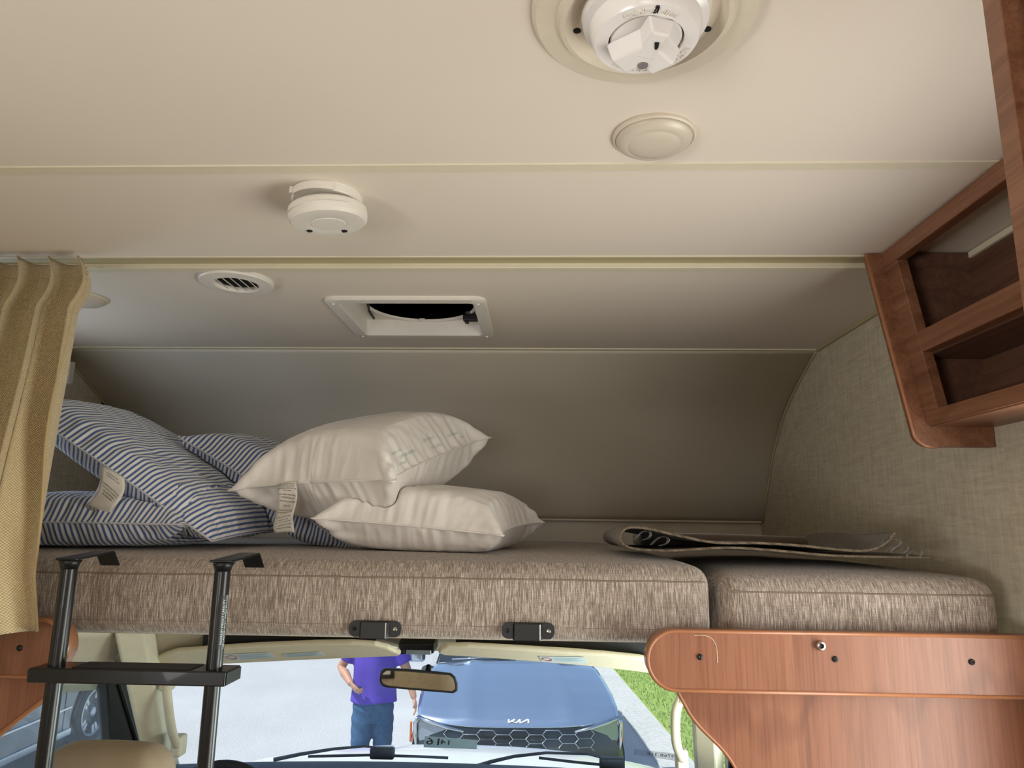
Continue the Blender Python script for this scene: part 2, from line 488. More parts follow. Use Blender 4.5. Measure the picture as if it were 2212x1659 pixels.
def spline(pts, n=8):
    """Catmull-Rom through points"""
    P = [Vector(p) for p in pts]; P = [P[0] * 2 - P[1]] + P + [P[-1] * 2 - P[-2]]; out = []
    for i in range(1, len(P) - 2):
        for k in range(n):
            t = k / n; a, b, c, d = P[i - 1:i + 3]
            out.append(0.5 * ((2 * b) + (c - a) * t + (2 * a - 5 * b + 4 * c - d) * t * t + (3 * b - a - 3 * c + d) * t ** 3))
    out.append(P[-2]); return out
def screw_mb(c, r, axis=(0, -1, 0)):
    """domed screw head with a cross recess, facing axis"""
    a = Vector(axis).normalized(); u = a.orthogonal().normalized(); w = a.cross(u); mb = MB(); n = 14
    rings = [(1, 0), (1, 0.25), (0.8, 0.5), (0.45, 0.62)]
    vs = [Vector(c) + (u * math.cos(2 * PI * k / n) + w * math.sin(2 * PI * k / n)) * r * q + a * r * h for q, h in rings for k in range(n)]
    fs = [(i * n + k, i * n + (k + 1) % n, (i + 1) * n + (k + 1) % n, (i + 1) * n + k) for i in range(3) for k in range(n)]
    vs.append(Vector(c) + a * r * 0.35); fs += [(3 * n + k, 3 * n + (k + 1) % n, 4 * n) for k in range(n)]
    return mb.add(vs, fs)

# ================================================================== SETTING: the coach
CEIL = 2.175
XR, XL = 0.835, -1.50
XC = (XR + XL) / 2
Y0 = -3.5
YA0, YA1 = 0.966, 0.987          # ceiling seam strip
YB0, YB1 = 1.335, 1.412          # curtain track
YC = 2.085                        # ceiling / front cap joint
YF = 2.74
HX0, HX1, HY0, HY1 = -0.485, -0.150, 1.612, 1.912   # roof hatch hole
TC = 0.05
struct(MB().box(XL, XR, Y0, YA0, CEIL, CEIL + TC), 'ceiling', M['ceiling'])
struct(MB().box(XL, XR, YA1, YB0, CEIL, CEIL + TC), 'ceiling', M['ceiling'])
mb = MB()
mb.box(XL, XR, YB1, HY0, CEIL, CEIL + TC).box(XL, XR, HY1, YC, CEIL, CEIL + TC)
mb.box(XL, HX0, HY0, HY1, CEIL, CEIL + TC).box(HX1, XR, HY0, HY1, CEIL, CEIL + TC)
struct(mb, 'ceiling', M['ceiling'])
struct(MB().box(XL, XR, YA0, YA1, CEIL - 0.002, CEIL + TC), 'trim_1', M['trim'], bevel=0.001)
tr = struct(MB().box(XL, XR, YB0 + 0.003, YB1 - 0.024, CEIL + 0.004, CEIL + TC), 'trim_2', M['track'])
MB().box(XL, XR, YB1 - 0.026, YB1, CEIL - 0.006, CEIL + TC - 0.002).build('track_lip', M['trim'], tr, bevel=0.0015)
MB().box(XL, XR, YB0 - 0.001, YB0 + 0.004, CEIL - 0.002, CEIL + TC - 0.002).build('track_lip', M['trim'], tr)
struct(MB().box(XL, XR, YC - 0.004, YC + 0.014, CEIL - 0.004, CEIL + 0.02), 'trim_3', M['trim'], bevel=0.001)
# curved front cap over the cab
prof = spline([(0, YC + 0.01, CEIL + 0.002), (0, 2.24, 2.118), (0, 2.40, 2.035), (0, 2.53, 1.92), (0, 2.62, 1.80), (0, 2.705, 1.677)], 7)
mb = MB(); mb.grid(lambda u, v: (XL + (XR - XL) * u, prof[int(round(v))].y, prof[int(round(v))].z), 2, len(prof), 0, 1, 0, len(prof) - 1)
struct(mb, 'wall_front', M['front'], smooth=True, solid=0.01)
fl = struct(MB().box(XL, XR, 2.728, 2.748, 1.40, 1.672), 'wall_front_lower', M['front'])
MB().box(XL, XR, 2.700, 2.728, 1.668, 1.684).build('ledge', M['front'], fl, bevel=0.004)
# corner beads along the curve
for nm, x in (('trim_4', XR - 0.004), ('trim_5', XL + 0.004)):
    struct(MB().tube([(x, p.y - 0.004, p.z - 0.006) for p in prof], 0.004, 6), nm, M['track'], smooth=True)
for nm, x in (('trim_6', XR - 0.004), ('trim_7', XL + 0.004)):
    struct(MB().box(x - 0.005, x + 0.004, 1.42, YC, CEIL - 0.008, CEIL), nm, M['track'])

def wall_x(x, t, holes, name, y0, y1, z0, z1, mat):
    """side wall with rectangular holes, built from slabs"""
    mb = MB(); ys = sorted({y0, y1} | {h[0] for h in holes} | {h[1] for h in holes})
    for a, b in zip(ys[:-1], ys[1:]):
        hz = sorted([(h[2], h[3]) for h in holes if h[0] <= a and h[1] >= b]); z = z0
        for q0, q1 in hz:
            if q0 > z: mb.box(min(x, x + t), max(x, x + t), a, b, z, q0)
            z = q1
        if z < z1: mb.box(min(x, x + t), max(x, x + t), a, b, z, z1)
    return struct(mb, name, mat)
DOOR = (0.40, 1.06, 0.02, 1.825)
wall_x(XR, 0.05, [DOOR], 'wall_right', Y0, 1.30, -0.1, CEIL + TC, M['linen'])
mb = MB(); pr = [(XR, 1.30, 1.40), (XR, 1.30, CEIL + TC), (XR, YC, CEIL + TC)] + [(XR, p.y + 0.012, p.z + 0.012) for p in prof] + [(XR, YF, 1.66), (XR, YF, 1.40)]
struct(mb.prism(pr, (0.05, 0, 0)), 'wall_right_bunk', M['linen'])
DIN = (-1.7, -0.5, 0.98, 1.62)
wall_x(XL, -0.05, [DIN], 'wall_left', Y0, 1.30, -0.1, CEIL + TC, M['linen'])
BW = (1.42, 1.86, 1.68, 1.98)
wall_x(XL, -0.05, [BW], 'wall_left_bunk', 1.30, 2.36, 1.40, 2.03, M['linen'])
mb = MB(); mb.prism([(XL, 1.30, 2.03), (XL, 1.30, CEIL + TC), (XL, YC, CEIL + TC)] + [(XL, p.y + 0.012, p.z + 0.012) for p in prof if p.z > 2.03] + [(XL, 2.36, 2.03)], (-0.05, 0, 0))
mb.prism([(XL, 2.36, 1.40), (XL, 2.36, 2.062)] + [(XL, p.y + 0.012, p.z + 0.012) for p in prof if p.y > 2.37] + [(XL, YF, 1.66), (XL, YF, 1.40)], (-0.05, 0, 0))
struct(mb, 'wall_left_bunk_cap', M['linen'])
mb = MB(); RW = (-1.0, 0.34, 0.98, 1.72)
mb.box(XL - 0.05, XR + 0.05, Y0 - 0.05, Y0, -0.1, RW[2]).box(XL - 0.05, XR + 0.05, Y0 - 0.05, Y0, RW[3], CEIL + TC)
mb.box(XL - 0.05, RW[0], Y0 - 0.05, Y0, RW[2], RW[3]).box(RW[1], XR + 0.05, Y0 - 0.05, Y0, RW[2], RW[3])
struct(mb, 'wall_rear', M['linen'])
struct(MB().box(XL - 0.05, XR + 0.05, Y0 - 0.05, 1.36, -0.1, 0.0), 'floor', M['floor'])
def window_x(name, x, hole, mat):
    y0, y1, z0, z1 = hole; mb = MB(); t = 0.03
    for a in ((y0 - t, y1 + t, z0 - t, z0 + 0.01), (y0 - t, y1 + t, z1 - 0.01, z1 + t), (y0 - t, y0 + 0.01, z0, z1), (y1 - 0.01, y1 + t, z0, z1)):
        mb.box(x - 0.012, x + 0.012, *a)
    w = struct(mb, name, mat, bevel=0.003)
    return w
window_x('added_dinette_window', XL, DIN, M['black']); window_x('window_2', XL, BW, M['black'])
window_x('door_1', XR, DOOR, M['cabtrim'])
mb = MB(); t = 0.03
mb.box(RW[0] - t, RW[1] + t, Y0 - 0.01, Y0 + 0.012, RW[2] - t, RW[2] + 0.01).box(RW[0] - t, RW[1] + t, Y0 - 0.01, Y0 + 0.012, RW[3] - 0.01, RW[3] + t)
mb.box(RW[0] - t, RW[0] + 0.01, Y0 - 0.01, Y0 + 0.012, RW[2], RW[3]).box(RW[1] - 0.01, RW[1] + t, Y0 - 0.01, Y0 + 0.012, RW[2], RW[3])
struct(mb, 'window_3', M['black'])
# roof skin over everything, so that no sky leaks in at the joints
struct(MB().box(XL - 0.06, XR + 0.06, Y0 - 0.06, YC + 0.05, CEIL + 0.13, CEIL + 0.16), 'roof_skin', M['white_paint'])
# bunk floor board
struct(MB().box(XL, XR, 1.40, YF, 1.438, 1.4512), 'bunk_base', M['headliner'])

# ================================================================== ceiling fixtures
# antenna crank
ax, ay = 0.109, 0.650
t = thing('antenna_crank', (ax, ay, CEIL), 'white round ceiling antenna crank with grip knob and black marker strokes', 'antenna crank')
c = (ax, ay, CEIL)
MB().lathe([(0.117, 0.0), (0.117, -0.004), (0.113, -0.008), (0.092, -0.010), (0.088, -0.015), (0.083, -0.016), (0.079, -0.010), (0.076, -0.006), (0.05, -0.006), (0.05, 0.0)], c, 72).build('ceiling_plate', M['aged_pl'], t, smooth=False, autos=28)
MB().lathe([(0.066, -0.006), (0.064, -0.016), (0.0575, -0.020), (0.0545, -0.034), (0.0525, -0.037), (0.0385, -0.037), (0.0375, -0.032), (0.0375, -0.02)], c, 64).build('dial_cup', M['gloss_pl'], t, autos=30)
kn = MB().lathe([(0.0366, -0.02), (0.0366, -0.034), (0.035, -0.036), (0.0, -0.036)], c, 48).build('knob', M['gloss_pl'], t, autos=30)
grip = []
for k, a in enumerate((50, 142, -72)):
    d = math.radians(a); L = 0.0355; w = 0.0165 if k < 2 else 0.0115
    u = Vector((math.cos(d), math.sin(d), 0)); v = Vector((-u.y, u.x, 0)); grip.append((u, v, L, w))
mb = MB()
for k, (u, v, L, w) in enumerate(grip):
    o = Vector(c) + Vector((0, 0, -0.035)); h = Vector((0, 0, -0.017 - 0.0004 * k))
    mb.hexa([o - v * w * 1.2 - u * 0.010, o + u * L - v * w * 1.25, o + u * L + v * w * 1.25, o + v * w * 1.2 - u * 0.010],
            [o + h - v * w * 0.75 - u * 0.006, o + h + u * L * 0.93 - v * w * 0.8, o + h + u * L * 0.93 + v * w * 0.8, o + h + v * w * 0.75 - u * 0.006])
MB_g = mb.build('grip', M['gloss_pl'], kn, bevel=0.002)
gu = (grip[0][0] * 0.5 + grip[1][0] * 0.5) * 0.030
MB().lathe([(0.0052, -0.0516), (0.0052, -0.0536), (0.0046, -0.0537), (0.0, -0.0537)], (ax - 0.001, ay + 0.0165, CEIL), 24).build('hole', M['hole'], kn)  # grey disc that paints the shade inside the grip hole
def ring_text(word, mid_ang, r, z, size, name, mat, flip=1):
    def fn(x, y, zz):
        a = math.radians(mid_ang) + flip * x / r; rr = r + flip * y
        # letters are read from below, tops pointing inwards or outwards
        return (ax + rr * math.cos(a), ay + rr * math.sin(a), z - 0.0002 - zz)
    text_mb(word, size, fn, depth=0.0005, dense=0.004).build(name, mat, t)
ring_text('WINEGARD', -92, 0.0450, CEIL - 0.0372, 0.0105, 'lettering', M['white_pl'], -1)
ring_text('ROTATE', 32, 0.0450, CEIL - 0.0372, 0.0085, 'lettering', M['white_pl'], 1)
ring_text('FOR TRAVEL', 104, 0.0450, CEIL - 0.0372, 0.0085, 'lettering', M['white_pl'], 1)
mk = MB()
for q in range(5):
    mk.tube([(ax + 0.001 + q * 0.0009, ay - 0.042 - 0.002 * (q % 2), CEIL - 0.0376), (ax + 0.003 + q * 0.0006, ay - 0.052 + 0.002 * (q % 3), CEIL - 0.0376)], 0.0006, 5)
mk.build('marker_stroke', M['ink'], t)
mk = MB()
for q in range(4):
    mk.tube([(ax + 0.006 + q * 0.0011, ay - 0.020, CEIL - 0.0534), (ax + 0.0075 + q * 0.0007, ay - 0.010 - 0.002 * (q % 2), CEIL - 0.0534)], 0.0007, 5)
mk.build('marker_stroke', M['ink'], t)
for sx in (-1, 1):
    MB().lathe([(0.004, -0.0055), (0.004, -0.007), (0.0, -0.007)], (ax + sx * 0.069, ay + 0.022, CEIL), 12).build('screw_hole', M['void'], t)
# puck light
def puck(x, y, r, label):
    t = thing('ceiling_light', (x, y, CEIL), label, 'ceiling light')
    MB().lathe([(r, 0), (r, -0.004), (r * 0.96, -0.006), (r * 0.93, -0.005)], (x, y, CEIL), 56).build('rim', M['aged_pl'], t, autos=30)
    ln = MB().lathe([(r * 0.935, -0.004), (r * 0.90, -0.0085), (r * 0.80, -0.0125), (r * 0.66, -0.015), (r * 0.64, -0.0146), (r * 0.62, -0.0155), (r * 0.4, -0.0175), (0.0, -0.0185)], (x, y, CEIL), 56).build('lens', M['lens'], t, smooth=True)
    return t
puck(0.157, 0.893, 0.056, 'round frosted ceiling light beside the antenna crank')
puck(-1.105, 1.60, 0.062, 'small round ceiling light half hidden behind the tan curtain')
# smoke alarm
sx, sy = -0.346, 1.070
t = thing('smoke_alarm', (sx, sy, CEIL), 'white round smoke alarm hanging slightly open from the ceiling', 'smoke alarm')
MB().lathe([(0.056, 0.0), (0.056, -0.012), (0.054, -0.014), (0.0, -0.014)], (sx, sy, CEIL), 48).build('mounting_base', M['white_pl'], t, autos=30)
tl = Vector((0.05, -0.03))
body = MB().lathe([(0.058, -0.016), (0.0625, -0.020), (0.0635, -0.030), (0.0625, -0.038), (0.058, -0.0425), (0.030, -0.0445), (0.0285, -0.0440), (0.027, -0.0450), (0.0, -0.0455)], (0, 0, 0), 56)
tilt = Matrix.Rotation(math.radians(4), 3, 'X') @ Matrix.Rotation(math.radians(-5), 3, 'Y')
body.v = [tilt @ v + Vector((sx, sy, CEIL - 0.004)) for v in body.v]
bo = body.build('body', M['white_pl'], t, autos=28)
def on_alarm(x, y, h): return tilt @ Vector((x, y, h)) + Vector((sx, sy, CEIL - 0.004))
mb = MB(); mb.lathe([(0.0048, -0.0425), (0.0048, -0.0450), (0.003, -0.0460), (0.0, -0.0462)], (0, 0, 0), 14); mb.v = [tilt @ (v + Vector((-0.038, 0.022, 0.0))) + Vector((sx, sy, CEIL - 0.004)) for v in mb.v]
mb.build('indicator', M['black'], t)
for q in range(4):
    mb = MB(); mb.box(0.012, 0.022 - abs(q - 1.5) * 0.002, 0.030 + q * 0.0035, 0.0318 + q * 0.0035, -0.0448, -0.0432)
    mb.v = [tilt @ v + Vector((sx, sy, CEIL - 0.004)) for v in mb.v]
    mb.build('sounder_slot', M['void'], bo)
mb = MB()
for q in range(14):
    a = math.radians(110 + q * 10); mb.prism([on_alarm(0.0645 * math.cos(a + s), 0.0645 * math.sin(a + s), h) for s, h in ((0, -0.020), (0.14, -0.020), (0.14, -0.031), (0, -0.031))], (0.0, 0.0, 0.0005))
mb.v = mb.v
MB().tube([on_alarm(0.064 * math.cos(math.radians(a)), 0.064 * math.sin(math.radians(a)), -0.030) for a in range(190, 320, 8)], 0.0012, 6).build('cover_seam', M['white_pl'], t)
mb = MB()
for a0 in range(218, 292, 6):
    p = [(0.0575 * math.cos(math.radians(a0 + d)), 0.0575 * math.sin(math.radians(a0 + d))) for d in (0, 6)]
    q = [(0.0535 * math.cos(math.radians(a0 + d)), 0.0535 * math.sin(math.radians(a0 + d))) for d in (0, 6)]
    mb.prism([(sx + p[0][0], sy + p[0][1], CEIL - 0.002), (sx + p[1][0], sy + p[1][1], CEIL - 0.002), (sx + q[1][0], sy + q[1][1], CEIL - 0.002), (sx + q[0][0], sy + q[0][1], CEIL - 0.002)], (0, 0, -0.012))
mb.build('bracket_tab', M['white_pl'], t)
MB().lathe([(0.0045, -0.007), (0.004, 0.004), (0, 0.004)], (sx - 0.046, sy - 0.036, CEIL - 0.006), 12).build('pivot', M['white_pl'], t)
def alarm_text(word, mid, r, size):
    def fn(x, y, zz):
        a = math.radians(mid) - x / r; rr = r + y
        return on_alarm(rr * math.cos(a), rr * math.sin(a), -0.0436 - 0.0003)
    text_mb(word, size, fn, dense=0.004).build('embossing', M['gloss_pl'], bo)
# round air vent
vx, vy, vr = -0.668, 1.478, 0.079
t = thing('air_vent', (vx, vy, CEIL), 'round white ceiling air vent with four slats', 'air vent')
MB().lathe([(vr, 0.0), (vr, -0.007), (vr * 0.97, -0.010), (0.050, -0.012), (0.047, -0.010), (0.045, -0.004), (0.045, 0.0)], (vx, vy, CEIL), 56).build('flange', M['white_pl'], t, autos=30)
MB().lathe([(0.0455, -0.0006), (0.0455, -0.0012), (0.0, -0.0012)], (vx, vy, CEIL), 40).build('duct_shade_disc', M['void'], t)  # flat dark disc in place of the shade inside the duct
for k in range(5):
    x0 = -0.034 + k * 0.017; hl = math.sqrt(max(0.0455 ** 2 - x0 ** 2, 0)) * 0.98
    mb = MB(); mb.hexa([(vx + x0 - 0.005, vy - hl, CEIL - 0.002), (vx + x0 + 0.002, vy - hl, CEIL - 0.010), (vx + x0 + 0.002, vy + hl, CEIL - 0.010), (vx + x0 - 0.005, vy + hl, CEIL - 0.002)],
                     [(vx + x0 - 0.0035, vy - hl, CEIL - 0.002), (vx + x0 + 0.0045, vy - hl, CEIL - 0.010), (vx + x0 + 0.0045, vy + hl, CEIL - 0.010), (vx + x0 - 0.0035, vy + hl, CEIL - 0.002)])
    mb.build('slat', M['white_pl'], t)
# roof hatch
t = thing('roof_vent', ((HX0 + HX1) / 2, (HY0 + HY1) / 2, CEIL), 'square white roof vent with dark round fan screen and black crank', 'roof vent')
OX0, OX1, OY0, OY1 = -0.512, -0.123, 1.586, 1.938
def rrect(x0, x1, y0, y1, r, n=6):
    return arc(x1 - r, y1 - r, r, 0, PI / 2, n) + arc(x0 + r, y1 - r, r, PI / 2, PI, n) + arc(x0 + r, y0 + r, r, PI, 1.5 * PI, n) + arc(x1 - r, y0 + r, r, 1.5 * PI, 2 * PI, n)
loops = []
for (x0, x1, y0, y1, r, z) in ((OX0, OX1, OY0, OY1, 0.03, 0), (OX0, OX1, OY0, OY1, 0.03, -0.006), (OX0 + 0.004, OX1 - 0.004, OY0 + 0.004, OY1 - 0.004, 0.028, -0.009),
                               (HX0 + 0.004, HX1 - 0.004, HY0 + 0.004, HY1 - 0.004, 0.012, -0.009), (HX0 + 0.006, HX1 - 0.006, HY0 + 0.006, HY1 - 0.006, 0.012, -0.005), (HX0 + 0.006, HX1 - 0.006, HY0 + 0.006, HY1 - 0.006, 0.012, 0.050)):
    loops.append([(x, y, CEIL + z) for x, y in rrect(x0, x1, y0, y1, r)])
mb = MB(); n = len(loops[0])
for L in loops: mb.v += [Vector(p) for p in L]
for i in range(len(loops) - 1):
    for k in range(n): mb.f.append((i * n + k, i * n + (k + 1) % n, (i + 1) * n + (k + 1) % n, (i + 1) * n + k))
MBf = mb.build('garnish_frame', M['white_pl'], t, autos=35)
# screen plate with a round opening
hcx, hcy = (HX0 + HX1) / 2 + 0.012, (HY0 + HY1) / 2; rr = 0.140; zt = CEIL + 0.036
mb = MB(); n = 48
for k in range(n):
    a = 2 * PI * k / n; s = 1 / max(abs(math.cos(a)), abs(math.sin(a)))
    ex, ey = math.cos(a) * s, math.sin(a) * s
    mb.v += [Vector((hcx + rr * math.cos(a), hcy + rr * math.sin(a), zt)), Vector((hcx - 0.012 + ex * 0.163, hcy + ey * 0.146, zt)), Vector((hcx + (rr - 0.003) * math.cos(a), hcy + (rr - 0.003) * math.sin(a), zt + 0.012))]
for k in range(n):
    q = (k + 1) % n; mb.f += [(3 * k, 3 * q, 3 * q + 1, 3 * k + 1), (3 * k, 3 * k + 2, 3 * q + 2, 3 * q)]
MB_pl = mb.build('screen_plate', M['white_pl'], t, autos=40)
MB().lathe([(rr + 0.006, 0), (rr + 0.006, -0.005), (rr + 0.002, -0.007), (rr - 0.002, -0.005), (rr - 0.002, 0.0)], (hcx, hcy, zt), 56).build('screen_ring', M['white_pl'], t, smooth=True)
MB().lathe([(rr, 0.012), (rr, 0.014), (0, 0.014)], (hcx, hcy, zt), 48).build('fan_screen', M['mesh'], t)
MB().tube([(HX0 + 0.055, HY0 + 0.02, zt - 0.004), (HX0 + 0.05, HY0 + 0.12, zt - 0.008), (HX0 + 0.035, HY0 + 0.19, zt - 0.006), (HX0 + 0.03, HY1 - 0.03, zt - 0.004)], 0.003, 6).build('cable', M['rubber'], t)
ck = MB().box(HX1 - 0.052, HX1 - 0.012, HY1 - 0.085, HY1 - 0.065, zt - 0.024, zt - 0.006).build('crank_knob', M['black'], t, bevel=0.003)
MB().lathe([(0.012, -0.008), (0.014, 0.0), (0, 0.0)], (HX1 - 0.034, HY1 - 0.075, zt), 16).build('crank_base', M['black'], ck)
MB().box(HX1 - 0.046, HX1 - 0.036, HY1 - 0.083, HY1 - 0.07, zt - 0.030, zt - 0.024).build('crank_tip', M['black'], ck)
MB().box(HX0 + 0.155, HX0 + 0.170, HY1 - 0.022, HY1 - 0.010, zt - 0.006, zt).build('screen_latch', M['white_pl'], t, bevel=0.001)
for x, y in ((OX0 + 0.02, OY0 + 0.035), (OX1 - 0.02, OY0 + 0.035), (OX0 + 0.02, OY1 - 0.02), (OX1 - 0.02, OY1 - 0.02)):
    screw_mb((x, y, CEIL - 0.009), 0.004, (0, 0, -1)).build('screw', M['gloss_pl'], t)

# ================================================================== CUSHIONS
def wav(seed):
    r = random.Random(seed); ph = [r.uniform(0, 6.28) for _ in range(6)]
    return lambda x: 0.5 * math.sin(31 * x + ph[0]) + 0.35 * math.sin(57 * x + ph[1]) + 0.25 * math.sin(93 * x + ph[2])
def cushion(name, x0, x1, y0, y1, z0, z1, label, seed, wr):
    w = wav(seed)
    def warp(p):
        cx = min(p.x - x0, x1 - p.x); cy = p.y - y0
        up = (p.z - z0) / (z1 - z0)
        crown = 0.012 * (1 - math.exp(-max(cx, 0) / 0.08)) * (1 - math.exp(-max(cy, 0) / 0.10)) * (1 if p.z > z1 - 0.02 else 0)
        wz = wr * w(p.x) * math.exp(-((p.y - y0) / 0.05) ** 2) * max(0, up - 0.75) * 4
        bulge = -0.006 * math.sin(PI * min(max(up, 0), 1)) * math.exp(-((p.y - y0) / 0.03) ** 2)
        return Vector((p.x, p.y + bulge + wz * 0.6, p.z + crown + wz))
    t = thing(name, ((x0 + x1) / 2, (y0 + y1) / 2, z0), label, 'cushion')
    MB().rbox(x0, x1, y0, y1, z0, z1, 0.032, (max(10, int((x1 - x0) / 0.012)), 16, 6), warp).build('cushion_body', M['cush'], t, smooth=True)
    zs = z1 - 0.026
    MB().tube([warp(Vector((x0 + 0.012 + (x1 - x0 - 0.024) * i / 90, y0 + 0.001, zs))) + Vector((0, -0.0005, 0)) for i in range(91)], 0.0014, 6).build('piping', M['cush_pipe'], t, smooth=True)
    MB().tube([Vector((x0 + 0.02 + (x1 - x0 - 0.04) * i / 60, y0 - 0.0022, z0 + 0.026)) for i in range(61)], 0.0008, 5).build('bottom_seam', M['cush_pipe'], t, smooth=True)
    return t
big = cushion('bunk_mattress', -1.47, 0.303, 1.287, 2.69, 1.4515, 1.583, 'long brown woven bunk mattress under the pillows', 3, 0.0022)
cushion('bunk_cushion', 0.322, 0.792, 1.287, 2.69, 1.4515, 1.568, 'short brown cushion at right end of the bunk', 9, 0.0008)

# brackets on the mattress front
def clip(px, py, label):
    p = atY(px, py, 1.281); hw, hh = 0.0455, 0.0135
    t = thing('ladder_clip', (p.x, 1.280, p.z), label, 'bracket', 'ladder clips on the bunk edge')
    y = 1.2795
    poly = [(p.x + x, y, p.z + z) for x, z in rrect(-hw, hw, -hh, hh, 0.011, 5)]
    MB().prism(poly, (0, -0.0025, 0)).build('plate', M['blackmetal'], t, bevel=0.0006)
    b = MB(); b.add([(p.x - 0.027, y - 0.0025, p.z - hh - 0.002), (p.x - 0.023, y - 0.0115, p.z - hh - 0.002), (p.x + 0.020, y - 0.0115, p.z - hh - 0.002), (p.x + 0.026, y - 0.0025, p.z - hh - 0.002),
                    (p.x - 0.027, y - 0.0025, p.z + hh - 0.001), (p.x - 0.023, y - 0.0115, p.z + hh - 0.001), (p.x + 0.020, y - 0.0115, p.z + hh - 0.001), (p.x + 0.026, y - 0.0025, p.z + hh - 0.001)],
                   [(0, 1, 5, 4), (1, 2, 6, 5), (2, 3, 7, 6), (0, 3, 2, 1), (4, 5, 6, 7), (0, 4, 7, 3)])
    b.build('raised_strap', M['black'], t, bevel=0.0012)
    MB().box(p.x + 0.0195, p.x + 0.0212, y - 0.0122, y - 0.0116, p.z - hh, p.z + hh - 0.002).build('bright_edge', M['steel'], t)
    screw_mb((p.x + 0.035, y - 0.0026, p.z), 0.0042).build('screw', M['steel'], t)
    screw_mb((p.x - 0.036, y - 0.0026, p.z), 0.0035).build('screw', M['blackmetal'], t)
clip(811, 1358, 'black metal ladder clip nearer to the ladder on the mattress edge')
clip(1141, 1362, 'black metal ladder clip farther from the ladder on the mattress edge')

# ================================================================== PILLOWS (cloth relaxed numerically)
def pillow_sim(a, b, T, seed, n=75, m=65, steps=150, sweeps=6):
    rng = np.random.default_rng(seed)
    hx, hy = a / (n - 1), b / (m - 1); dg = math.hypot(hx, hy)
    X, Y = np.meshgrid(np.linspace(-a / 2, a / 2, n), np.linspace(-b / 2, b / 2, m), indexing='ij')
    P = np.zeros((2, n, m, 3)); P[..., 0] = X; P[..., 1] = Y
    e = (1 - (2 * X / a) ** 2) * (1 - (2 * Y / b) ** 2)
    for s in (0, 1):
        q = rng.normal(size=(n, m))
        for _ in range(3): q[1:-1, 1:-1] = (q[:-2, 1:-1] + q[2:, 1:-1] + q[1:-1, :-2] + q[1:-1, 2:]) / 4
        P[s, ..., 2] = (1 - 2 * s) * (0.02 * e + 0.012 * q * (e > 0.02))
    prev = P.copy(); V0 = a * b * T
    def sat(A, B, L, k):
        d = B - A; l = np.sqrt((d * d).sum(-1, keepdims=True)) + 1e-9
        return d * (0.5 * k * (l - L) / l)
    for it in range(steps):
        Nn = np.cross(np.gradient(P, axis=1), np.gradient(P, axis=2))
        vol = abs((P[0, ..., 2] - P[1, ..., 2]).mean() * a * b)
        pr = 0.9 * max(0, min(1.5, V0 / max(vol, 1e-6) - 1))
        acc = Nn * pr / (hx * hy); acc[1] *= -1
        v = (P - prev) * 0.93; prev = P.copy(); P = P + v + acc * 0.0016
        for s in range(sweeps):
            for st in (0, 1):
                A = P[:, st:-1:2]; B = P[:, st + 1::2]; k = min(A.shape[1], B.shape[1]); c_ = sat(A[:, :k], B[:, :k], hx, 1.0); A[:, :k] += c_; B[:, :k] -= c_
                A = P[:, :, st:-1:2]; B = P[:, :, st + 1::2]; k = min(A.shape[2], B.shape[2]); c_ = sat(A[:, :, :k], B[:, :, :k], hy, 1.0); A[:, :, :k] += c_; B[:, :, :k] -= c_
            A = P[:, :-1, :-1]; B = P[:, 1:, 1:]; c_ = sat(A, B, dg, 0.25); A += c_; B -= c_
            A = P[:, 1:, :-1]; B = P[:, :-1, 1:]; c_ = sat(A, B, dg, 0.25); A += c_; B -= c_
            for e_ in (0, -1):          # the seam is sewn a little shorter than the cloth
                for st in (0, 1):
                    A = P[:, st:-1:2, e_]; B = P[:, st + 1::2, e_]; k = min(A.shape[1], B.shape[1]); c_ = sat(A[:, :k], B[:, :k], hx * 0.93, 1.0); A[:, :k] += c_; B[:, :k] -= c_
                    A = P[:, e_, st:-1:2]; B = P[:, e_, st + 1::2]; k = min(A.shape[1], B.shape[1]); c_ = sat(A[:, :k], B[:, :k], hy * 0.93, 1.0); A[:, :k] += c_; B[:, :k] -= c_
            for sl in ((0, slice(None)), (-1, slice(None)), (slice(None), 0), (slice(None), -1)):
                av = (P[0][sl] + P[1][sl]) / 2; P[0][sl] = av; P[1][sl] = av
        Q = P.copy()
        Q[:, 1:-1, 1:-1] = P[:, 1:-1, 1:-1] * 0.965 + 0.035 * (P[:, :-2, 1:-1] + P[:, 2:, 1:-1] + P[:, 1:-1, :-2] + P[:, 1:-1, 2:]) / 4
        P = Q - Q.mean(axis=(0, 1, 2))
    return P
